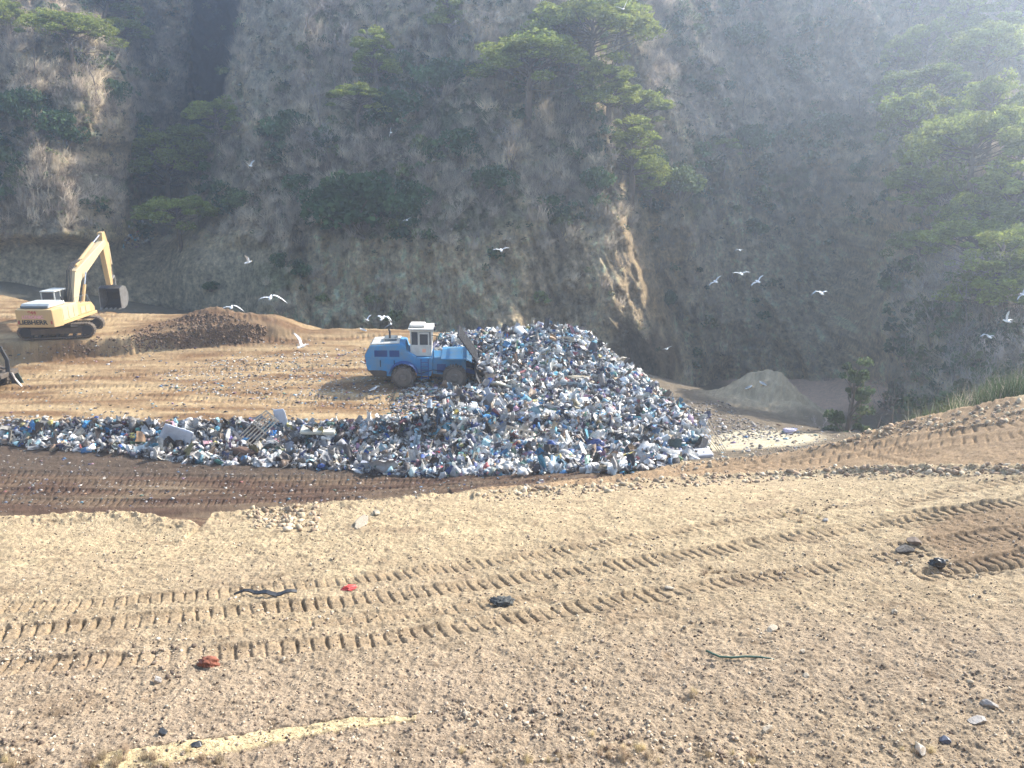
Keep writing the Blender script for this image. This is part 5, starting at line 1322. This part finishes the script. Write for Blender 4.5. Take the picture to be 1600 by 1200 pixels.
one(397, 690, "pallet", "long slatted wooden pallet lying tilted on the rubbish face", "pallet", slatted(6, 4, 3.1, 1.6, "pallet"), .5, (38, 10, -48), -.1)
def batten_row():
    root = empty("batten_frame")
    for k in range(7): MB().box(-1.5 + k * .48, -1.38 + k * .48, 0, .9, 0, .03).build("slat", mWoodPale, root)
    MB().box(-1.7, 1.7, -.06, .05, -.05, .0).build("cross_bar", mWoodPale, root); return root
one(350, 664, "batten_frame", "pale wooden batten frame lying flat on the platform edge, behind the pallet", "batten frame", batten_row, .06, (10, 0, 2))
one(498, 676, "mattress", "cream mattress lying on the platform edge right of the upright pointed board", "mattress", mattress("mattress", 2.0, 1.1, .22, mBeige), .08, (4, 3, 5))
one(783, 610, "mattress", "cream foam slab lying on the rubbish heap below the compactor's blade", "foam slab", mattress("mattress", 1.5, .9, .16, mBeige), .25, (-22, 24, 30))
one(757, 634, "board", "wider grey panel stuck upright in the heap left of the cream foam slab", "board", board("board", .5, 1.0, .05, mGrey, 3), .0, (15, 28, 20))
one(768, 628, "board", "narrow grey panel stuck upright in the heap touching the foam slab", "board", board("board", .35, .95, .05, mGrey, 4), .05, (-10, -28, -20))
one(868, 640, "board", "flat slate-grey panel on the middle of the heap's front slope", "board", mattress("board", 1.3, .8, .06, mGrey), .15, (-18, 6, -15))
one(808, 690, "pallet", "weathered slatted wooden panel leaning in the lower front of the heap", "pallet", slatted(7, 2, 1.3, 1.6, "pallet"), .2, (52, 10, -12), -.1)
one(812, 524, "carton", "white box near the top edge of the heap", "box", mattress("carton", .95, .6, .5, mWhite), .1, (10, 30, -40))
one(1080, 716, "board", "grey-white flat box lying at the heap's right foot beside the pale sand", "box", mattress("board", 2.1, .9, .34, plastic("grey_white_panel", (.50, .50, .52))), .0, (3, -4, 4))
one(728, 717, "drum", "pale green plastic drum lying at the foot of the heap", "drum", lambda: MB().tube([(-.42, 0, 0), (-.40, 0, 0), (.40, 0, 0), (.42, 0, 0)], [.14, .16, .16, .14], 16).build("drum", mGreen, None, 0), .18, (0, 5, -8))
one(686, 713, "bag", "red bag at the foot of the heap, left of the pale green drum", "bag", crumple("bag", .5, .4, .34, mRed, 5), .12)
one(424, 684, "bag", "bright blue bag just right of the wooden pallet", "bag", crumple("bag", .55, .45, .5, mBlue, 6), .2)
one(112, 690, "bag", "white bag on the rubbish face near the left edge", "bag", crumple("bag", .6, .5, .5, mWhite, 7), .15)
one(214, 686, "bag", "yellow and cream torn sack on the rubbish face left of the large pale sheet", "sack", crumple("bag", .85, .5, .35, mYel, 8), .15)
one(360, 690, "bag", "violet blue bag between the large pale sheet and the pallet", "bag", crumple("bag", .45, .4, .45, plastic("violet_plastic", (.14, .10, .36)), 9), .15)
one(12, 684, "bag", "turquoise bag at the left end of the rubbish face", "bag", crumple("bag", .6, .5, .4, mCyan, 10), .15)
one(30, 697, "bag", "pale blue bag low on the rubbish face near the left edge", "bag", crumple("bag", .6, .4, .35, mAqua, 11), .1)
one(375, 712, "sofa", "dark brown broken sofa lying under the wooden pallet", "sofa", crumple("sofa", 2.1, .9, .85, mBrown, 12, k=.06), .2)
def torus(R, r, n=28, m=10):
    vs = [((R + r * math.cos(2*math.pi*j/m)) * math.cos(2*math.pi*i/n), (R + r * math.cos(2*math.pi*j/m)) * math.sin(2*math.pi*i/n), r * math.sin(2*math.pi*j/m)) for i in range(n) for j in range(m)]
    return vs, [(i*m+j, ((i+1)%n)*m+j, ((i+1)%n)*m+(j+1)%m, i*m+(j+1)%m) for i in range(n) for j in range(m)]
one(318, 684, "tyre", "black tyre leaning on the rubbish face right of the large pale sheet", "tyre", lambda: MB().add(*torus(.36, .13)).build("tyre", mBlack, None, smooth=True), .25, (62, 0, 20))
one(702, 672, "bag", "bright turquoise bag at the left shoulder of the heap", "bag", crumple("bag", .75, .6, .5, mCyan, 14), .2)
one(738, 670, "bag", "deep blue bag right of the bright turquoise bag", "bag", crumple("bag", .8, .6, .5, mNavy, 15), .2)
one(760, 657, "bag", "sky blue bag above the deep blue bag on the heap's shoulder", "bag", crumple("bag", .6, .5, .4, plastic("sky_blue_plastic", (.15, .42, .70)), 16), .2)
one(814, 662, "bag", "vivid blue bag on the front slope, below the slate-grey panel", "bag", crumple("bag", .55, .5, .4, mBlue, 17), .2)
one(762, 700, "bag", "pale aqua bag low on the heap above the green drum", "bag", crumple("bag", .7, .6, .6, mAqua, 18), .2)
one(560, 672, "cloth", "pink cloth heaped on the platform edge left of the turquoise bag", "cloth", crumple("cloth", 1.5, .5, .3, mPink, 19), .12)
one(900, 607, "tarpaulin", "long dark grey-green tarpaulin roll across the middle of the heap", "tarpaulin", crumple("tarpaulin", 3.2, .8, .5, plastic("slate_green_film", (.07, .10, .11)), 20, k=.1), .15, (0, 4, -6))
one(905, 596, "cloth", "tan sheeting draped above the dark tarpaulin roll", "cloth", crumple("cloth", 2.8, .6, .3, plastic("tan_film", (.45, .38, .26), .8), 21, k=.1), .2, (0, 4, -6))
one(930, 702, "bag", "large navy bag at the lower middle of the heap", "bag", crumple("bag", .9, .7, .6, mNavy, 22), .2)
one(860, 722, "bag", "black glossy bag at the bottom of the heap", "bag", crumple("bag", 1.1, .7, .6, mBlack, 23), .2)
one(1040, 700, "bag", "blue-grey bag near the right foot of the heap", "bag", crumple("bag", .8, .6, .5, plastic("blue_grey_plastic", (.22, .30, .42)), 24), .2)
one(884, 716, "bag", "red and white bag right of the black glossy bag", "bag", crumple("bag", .5, .4, .3, plastic("faded_red_plastic", (.55, .16, .18)), 25), .2)
one(985, 640, "bag", "pale blue bag on the heap's right slope", "bag", crumple("bag", .8, .6, .5, plastic("pale_blue_plastic", (.32, .52, .68)), 26), .2)
one(975, 600, "bag", "white bag high on the heap's right slope", "bag", crumple("bag", .8, .6, .5, mWhite, 27), .2)
one(1232, 676, "bag", "pale violet bag on the far side of the pale sand flat", "bag", crumple("bag", .9, .5, .35, plastic("pale_violet_plastic", (.5, .46, .60)), 28), .12)
def poles():
    root = empty("stick_bundle")
    for k in range(5): MB().tube([(k * .12, 0, 0), (k * .12 - .9, .2 * k, 1.1 + .1 * k)], .02, 6).build("stick", mWood, root)
    return root
one(1122, 706, "stick_bundle", "bundle of thin sticks poking up at the edge of the pale sand", "sticks", poles, .0)

# ------------------------------------------------------------------ things lying on the near bank
def near_one(u, v, name, label, cat, build, dz=0.0, rot=(0, 0, 0)): return one(u, v, name, label, cat, build, dz, rot)
near_one(1465, 886, "bag", "crumpled black bag lying beside the dark tracked soil at the right", "bag", crumple("bag", .34, .26, .22, mBlack, 31), .07)
near_one(785, 946, "cloth", "crumpled dark grey cloth lying between two rows of track marks", "cloth", crumple("cloth", .40, .26, .15, surf("charcoal_cloth", (.05, .055, .055), .9, dirt=(.14, .13, .11), dirt_amt=.6, scale=12, bump=.6), 32, k=.2), .05)
near_one(545, 921, "rag", "small bright red rag in the uppermost track marks", "rag", crumple("rag", .24, .18, .09, mRed, 33, k=.2), .035)
near_one(325, 1040, "rag", "rust-brown crumpled rag on the left foreground", "rag", crumple("rag", .30, .20, .12, mRust, 34, k=.22), .05)
def strip_of(pts, w, mat, name, thick=.012):
    def f():
        mb = MB()
        for (a, b) in zip(pts[:-1], pts[1:]):
            wa = w(a[3]) if callable(w) else w; wb = w(b[3]) if callable(w) else w
            mb.add([(a[0], a[1] - wa, a[2]), (b[0], b[1] - wb, b[2]), (b[0], b[1] + wb, b[2] + .02), (a[0], a[1] + wa, a[2] + .02), (a[0], a[1] - wa, a[2] + thick), (b[0], b[1] - wb, b[2] + thick), (b[0], b[1] + wb, b[2] + .02 + thick), (a[0], a[1] + wa, a[2] + .02 + thick)],
                   [(0,3,2,1),(4,5,6,7),(0,1,5,4),(1,2,6,5),(2,3,7,6),(3,0,4,7)])
        return mb.build(name, mat, None)
    return f
pts = [(-.55 + 1.1 * t, .05 * math.sin(t * 7), .02 + .05 * math.sin(t * 9) ** 2, t) for t in np.linspace(0, 1, 14)]
near_one(415, 932, "rubber_strip", "twisted black rubber strip lying above the second row of track marks", "rubber strip", strip_of(pts, lambda t: .045 * math.sin(math.pi * min(max(t, .05), .95)) ** .5 * (.5 + .8 * t), mBlack, "rubber_strip", .02), .02, (0, 0, 2))
hp = [(-.46, .10, .02), (-.40, .03, .03), (-.30, -.04, .02), (-.12, -.06, .02), (.08, -.05, .03), (.28, -.05, .02), (.42, -.09, .02), (.47, -.11, .015)]
near_one(1155, 1027, "hose", "short piece of dark green hose curving on the foreground soil", "hose", lambda: MB().tube(hp, .016, 8).build("hose", plastic("dark_green_hose", (.03, .09, .06)), None, smooth=True), .02)
def rock(w, d, h, mat, seed, name="stone"):
    def f():
        r = np.random.default_rng(seed); V = ICO4[0].copy()
        for i in range(16):
            n = r.normal(size=3); n /= np.linalg.norm(n); c = r.uniform(.45, .85); e = V @ n - c; V = V - np.outer(np.maximum(e, 0), n)
        V += r.normal(size=V.shape) * .012; return mkmesh(name, V * np.array([w, d, h]) / 1.55, ICO4[1], mat)
    return f
for (u, v, w, d, h, mt, sd, lab) in [
 (566, 818, .85, .30, .16, mStone, 41, "long pale rock slab near the bank's crest"),
 (588, 803, .26, .2, .16, mStone, 42, "pale rounded stone just above the long pale slab"),
 (1048, 920, .26, .16, .07, mStone, 43, "flat pale stone between the track rows, right of centre"),
 (1397, 957, .17, .13, .10, mStone, 44, "small pinkish-white stone on the right foreground, below the black bag"),
 (1205, 985, .32, .18, .09, mStone, 45, "pale wedge-shaped stone above the green hose"),
 (1438, 1172, .30, .20, .12, plastic("white_block", (.40, .36, .30)), 46, "white broken block in the lower right foreground"),
 (1475, 1158, .18, .14, .09, plastic("blue_grey_block", (.07, .08, .11)), 47, "dark bluish lump right of the white broken block"),
 (1545, 1102, .30, .20, .13, mStoneGrey, 48, "larger grey stone in the right foreground, upper of a loose row"),
 (1530, 1128, .34, .2, .12, mStoneGrey, 49, "grey stone just under the larger grey stone at the right"),
 (1200, 1140, .22, .14, .10, mStone, 50, "pale stone left of the white broken block"),
 (728, 1118, .16, .14, .07, mStone, 51, "whitish stone right of the pale soil slab's tip"),
 (247, 1065, .22, .16, .12, mStoneGrey, 52, "grey stone lower left of the rust-brown rag"),
 (255, 1145, .14, .10, .08, mBlack, 53, "small black lump above the pale soil slab"),
 (308, 1166, .17, .10, .07, mBlack, 54, "black lump on the pale soil slab's left end"),
 (1255, 1018, .11, .1, .07, mStone, 55, "little white stone right of the green hose"),
 (1258, 1058, .16, .13, .09, mStone, 56, "pale stone below the little white stone right of the hose"),
 (1290, 815, .16, .14, .12, mStoneGrey, 57, "dark stone on the bank's far side, right of a grass tuft"),
 (1430, 850, .35, .28, .22, surf("brown_clod_soil", (.17, .13, .10), .95, dirt_amt=.6, scale=6, bump=.8), 58, "brown earth clod at the left tip of the dark tracked soil"),
 (1412, 862, .45, .28, .16, surf("dark_clod_soil", (.10, .09, .08), .95, dirt_amt=.6, scale=6, bump=.8), 59, "dark flat clod under the brown earth clod")]:
    sc_ = .72 if u > 700 and v > 900 else .85; w, d, h = w * sc_, d * sc_, h * sc_
    near_one(u, v, "stone", lab, "clod" if "clod" in lab else ("lump" if "lump" in lab else ("block" if "block" in lab else "stone")), rock(w, d, h, mt, sd), h * .28, (0, 0, sd * 37 % 180))
# loose stones of the bank: gravel
r = np.random.default_rng(101); N = 48000
u = r.uniform(-300, 1900, N); v = 1215 - 480 * r.uniform(size=N) ** 1.0; p = cast_ground(u, v); keep = (p[:, 1] < crest_y(p[:, 0]) + .3) & (p[:, 1] < 27); p = p[keep]
cl2 = fbm(p[:, 0], p[:, 1], 1.8, 3, 400)
s = (.005 + .020 * r.uniform(size=len(p)) ** 7) * (1 + .6 * (cl2 > .25)); s = s * np.maximum(1, p[:, 1] / 16)
tm2 = []
for k in range(6):
    V = ICO1[0] * (1 + r.normal(size=(len(ICO1[0]), 1)) * .26) * np.array([1, r.uniform(.6, 1), r.uniform(.45, .75)]); tm2.append((V, ICO1[1]))
gc = np.array([(.44,.35,.25),(.38,.30,.22),(.50,.42,.31),(.27,.21,.16),(.42,.33,.25),(.14,.105,.08),(.46,.39,.30),(.12,.09,.07),(.20,.15,.11)])[r.integers(0, 9, len(p))] * r.uniform(.8, 1.15, (len(p), 1))
p[:, 2] += s * .25
m_grav = tinted("gravel_stone", rough=.95, nscale=30, lo=.75, hi=1.2, bump=0, spec=.15, detail=3)
batch("gravel", p, s, tm2, gc, m_grav, "loose gravel and crumbs of earth on the near bank", 102, tilt=.4)
# rubble along the road edge and windrow, and lumps of the dug mound
pp = []
for poly, n in [([(1040,722),(1290,680),(1600,625),(1600,655),(1290,700),(1060,738)], 1500), ([(740,770),(1000,748),(1300,728),(1600,725),(1600,742),(1300,748),(1000,765),(760,785)], 1500), ([(380,795),(500,785),(500,830),(400,825)], 260)]:
    u, v = sample(poly, n, r); pp.append(cast_ground(u, v))
p = np.concatenate(pp); s = .03 + .09 * r.uniform(size=len(p)) ** 4; gc = np.array([(.46,.37,.25),(.38,.29,.20),(.52,.43,.31),(.26,.19,.13),(.40,.29,.2)])[r.integers(0, 5, len(p))] * r.uniform(.8, 1.15, (len(p), 1))
batch("road_edge_rubble", p, s, tm2, gc, m_grav, "rubble windrows along both edges of the haul road", 103, tilt=.6)
pp = []
for poly, n in [([(230,510),(300,490),(340,488),(420,512),(410,535),(220,545),(200,530)], 1900), ([(0,555),(200,515),(300,520),(300,545),(0,560)], 300)]:
    u, v = sample(poly, n, r); pp.append(cast_ground(u, v, y0=40))
p = np.concatenate(pp); s = .03 + .11 * r.uniform(size=len(p)) ** 3; gc = np.array([(.15,.10,.068),(.20,.13,.09),(.10,.07,.05),(.25,.17,.11)])[r.integers(0, 4, len(p))] * r.uniform(.8, 1.2, (len(p), 1))
batch("dug_earth_clods", p, s, tm2, gc, m_grav, "dark clods on the dug-earth mound right of the excavator", 104, tilt=.8)
# pebbles and chips on the grey talus
# ------------------------------------------------------------------ gulls
m_gull = tinted("gull_feathers", rough=.7, nscale=5, lo=.92, hi=1.05, bump=0, spec=.2)
def gull_mesh(name, wing, sit=False, seed=0):
    """wing: list of (span station 0..1, dihedral height, sweep) for one side; body along +y (head)"""
    vs = []; fs = []; cs = []
    W_ = (.85, .85, .83); G = (.42, .44, .47); K = (.04, .04, .04); Y_ = (.75, .45, .08)
    st = [(-.30, .012, .0, W_), (-.25, .05, .0, W_), (-.16, .055, .0, W_), (-.06, .075, 0, W_), (.05, .08, 0, W_), (.13, .06, .012, W_), (.19, .048, .03, W_), (.235, .045, .035, W_), (.265, .02, .03, Y_), (.315, .004, .02, Y_)]
    n = 10
    for y, r, z, c in st:
        wd = 1.0 if y > -.2 else (1.6 if y > -.28 else 4.0)
        for k in range(n):
            a = 2 * math.pi * k / n; vs.append((math.cos(a) * r * wd, y, z + math.sin(a) * r * .95 * (1 if wd < 2 else .4))); cs.append(c)
    for i in range(len(st) - 1):
        for k in range(n): fs.append((i * n + k, i * n + (k + 1) % n, (i + 1) * n + (k + 1) % n, (i + 1) * n + k))
    fs += [tuple(range(n - 1, -1, -1)), tuple(range((len(st) - 1) * n, len(st) * n))]
    for sd in (-1, 1):
        b = len(vs); wl = wing[0] if sd < 0 else wing[1]
        if sit:   # folded wings along the flanks
            for (x, y, z) in [(.07, .10, .05), (.095, -.02, .045), (.07, -.16, .03), (.02, -.34, .035), (.03, -.14, .085), (.035, .06, .085)]: vs.append((x * sd, y, z)); cs.append(G if y > -.3 else K)
            f = (b, b + 1, b + 2, b + 3, b + 4, b + 5); fs.append(f if sd > 0 else f[::-1]); continue
        span = .66
        rows = []
        for j, (t, h, sw) in enumerate(wl):
            ch = .16 * (1 - .15 * t) if t < .55 else .15 * (1.02 - t) * 2.0 + .015
            x = .04 + span * t; yl = .07 + sw; c = W_ if t < .86 else K
            th = .018 * (1 - t) + .004
            i0 = len(vs)
            for (yy, zz) in ((yl, 0), (yl - ch * .35, th), (yl - ch, 0), (yl - ch * .35, -th * .6)): vs.append((x * sd, yy, h + zz + .03)); cs.append(c if zz <= 0 else (G if t < .86 else K))
            rows.append(i0)
        for i0, i1 in zip(rows[:-1], rows[1:]):
            for k in range(4):
                q = (i0 + k, i0 + (k + 1) % 4, i1 + (k + 1) % 4, i1 + k); fs.append(q if sd < 0 else q[::-1])
        fs.append((rows[-1], rows[-1] + 1, rows[-1] + 2, rows[-1] + 3)); fs.append((rows[0] + 3, rows[0] + 2, rows[0] + 1, rows[0]))
    if sit:   # legs
        for sd in (-1, 1):
            b = len(vs)
            for z, s in ((-.05, .008), (-.17, .006)):
                for dx, dy in ((-1, -1), (1, -1), (1, 1), (-1, 1)): vs.append((.03 * sd + dx * s, dy * s, z)); cs.append(Y_)
            fs += [(b, b + 4, b + 5, b + 1), (b + 1, b + 5, b + 6, b + 2), (b + 2, b + 6, b + 7, b + 3), (b + 3, b + 7, b + 4, b)]
            b = len(vs)
            for q in ((0, -.02), (-.03, .05), (.03, .05)): vs.append((.03 * sd + q[0], q[1], -.172)); cs.append(Y_)
            for q in ((0, -.02), (-.03, .05), (.03, .05)): vs.append((.03 * sd + q[0], q[1], -.165)); cs.append(Y_)
            fs += [(b, b + 2, b + 1), (b + 3, b + 4, b + 5), (b, b + 1, b + 4, b + 3), (b + 1, b + 2, b + 5, b + 4), (b + 2, b, b + 3, b + 5)]
    me = bpy.data.meshes.new(name); me.from_pydata(vs, [], fs)
    at = me.color_attributes.new("tint", 'FLOAT_COLOR', 'POINT')
    for i, c in enumerate(cs): at.data[i].color = (*c, 1)
    me.materials.append(m_gull)
    return me
flat = [(0, 0, 0), (.2, .05, .03), (.42, .09, .05), (.7, .08, 0), (.88, .04, -.06), (1, .01, -.12)]
upw = [(0, 0, 0), (.18, .10, .03), (.38, .24, .05), (.62, .36, 0), (.84, .44, -.08), (1, .48, -.14)]
dnw = [(0, 0, 0), (.2, .07, .03), (.42, .08, .06), (.66, -.05, .02), (.86, -.20, -.05), (1, -.32, -.12)]
hidn = [(0, 0, 0), (.2, .04, .03), (.4, -.06, .05), (.62, -.24, .02), (.8, -.42, -.05), (.9, -.55, -.1)]
GM = [gull_mesh("gull", (flat, flat)), gull_mesh("gull", (upw, upw)), gull_mesh("gull", (dnw, dnw)), gull_mesh("gull", (upw, flat)), gull_mesh("gull", (flat, hidn)), gull_mesh("gull", (flat, flat), sit=True)]
# pixel, depth, mesh, heading deg (z), bank deg, pitch deg, scale, label
GULLS = [
 (388,410,52,1,-75,10,5,.95,"white gull with raised wings, flying over the grey gully slope right of the excavator"),
 (362,480,48,4,10,15,0,1.0,"gull with one wing drooping, flying just above the dark earth mound"),
 (423,465,42,4,5,18,0,1.15,"gull with long arched wings, flying right of the one above the earth mound"),
 (598,497,46,2,-20,0,10,1.0,"gull with drooping wings, hovering just left of the compactor's cab"),
 (573,500,56,1,60,0,0,.7,"tiny gull flying left of the one hovering near the compactor's cab"),
 (611,506,56,1,0,70,0,.8,"gull banking steeply, touching the compactor cab's left side"),
 (472,541,44,1,-40,-20,0,1.1,"gull with wings in a V, flying low over the platform left of the compactor"),
 (783,391,60,0,5,6,0,1.15,"gull gliding alone in front of the central rock face"),
 (1118,440,60,0,10,38,0,1.0,"left gull of the three flying together right of the ridge, banked right"),
 (1158,428,60,0,0,3,0,1.15,"highest gull of the three flying together right of the ridge, wings level"),
 (1184,440,60,0,10,40,0,1.1,"right gull of the three flying together right of the ridge, banked right"),
 (1283,458,52,2,0,0,0,1.15,"gull with long level wings, flying alone right of the trio"),
 (1043,545,62,0,-30,25,0,.75,"gull flying low at the right foot of the ridge"),
 (1545,526,50,2,0,-10,0,1.0,"gull with level wings in front of the bare trees at the right"),
 (1573,502,48,1,40,-35,0,.95,"bright white gull with ruffled wings near the right edge"),
 (1571,471,58,4,0,-15,0,.8,"small gull highest of the group near the right edge"),
 (1590,486,54,1,70,0,0,.8,"round-looking gull close to the right edge, between two others"),
 (1598,460,50,0,0,60,0,.8,"gull cut by the right edge of the photo"),
 (974,14,80,1,-30,20,0,1.1,"gull at the top edge of the photo above the central ridge"),
 (611,207,85,0,20,75,0,.9,"tiny gull in front of the upper scrub, left of centre"),
 (391,259,85,1,60,10,0,1.0,"tiny gull in front of the gully pines"),
 (636,344,75,0,10,20,0,.8,"tiny gull above the slope right of the largest thicket"),
 (1156,391,75,2,0,0,0,.9,"faint gull above the trio right of the ridge"),
]
for (u, v, y, k, hd, bank, pt, sc, lab) in GULLS:
    o = bpy.data.objects.new("gull", GM[k]); COL.objects.link(o); o.location = tuple(P(u, v, y)); o.scale = (sc,) * 3
    o.rotation_euler = (math.radians(pt + 8), math.radians(-bank), math.radians(hd)); tag(o, lab, "gull", "gulls over the landfill")
SIT = [(567,519,90,"gull standing on the platform's back edge left of the compactor"), (584,612,-70,"gull standing in the compactor's shadow"), (763,517,80,"gull standing on the heap's top edge above the blade"),
       (1191,603,60,"gull standing on the summit of the pale sand mound"), (1170,609,-80,"gull sitting just below the sand mound's summit")]
for (u, v, hd, lab) in SIT:
    p = cast_ground(np.array([float(u)]), np.array([float(v)]))[0]; o = bpy.data.objects.new("gull", GM[5]); COL.objects.link(o)
    o.location = (p[0], p[1], p[2] + .2); o.rotation_euler = (math.radians(18), 0, math.radians(hd)); o.scale = (1.1,) * 3; tag(o, lab, "gull", "gulls standing on the landfill")
# ------------------------------------------------------------------ haze: one closed box of even air
hb = [(-260, -310, -60), (260, -310, -60), (260, 290, -60), (-260, 290, -60), (-260, -310, 52), (260, -310, 52), (260, 290, 52), (-260, 290, 52)]
hm, ht, hbs = new_mat("haze_air"); ht.nodes.remove(hbs)
pv = nd(ht, "ShaderNodeVolumePrincipled"); pv.inputs["Color"].default_value = (0.70, 0.82, 1.0, 1)
pv.inputs["Density"].default_value = 0.0020; pv.inputs["Anisotropy"].default_value = 0.72
ht.links.new(pv.outputs[0], ht.nodes["Material Output"].inputs["Volume"])
hz = mkmesh("haze", hb, [(0, 3, 2, 1), (4, 5, 6, 7), (0, 1, 5, 4), (1, 2, 6, 5), (2, 3, 7, 6), (3, 0, 4, 7)], hm)
tag(hz, "thin bluish haze in the backlit valley air", kind="stuff")
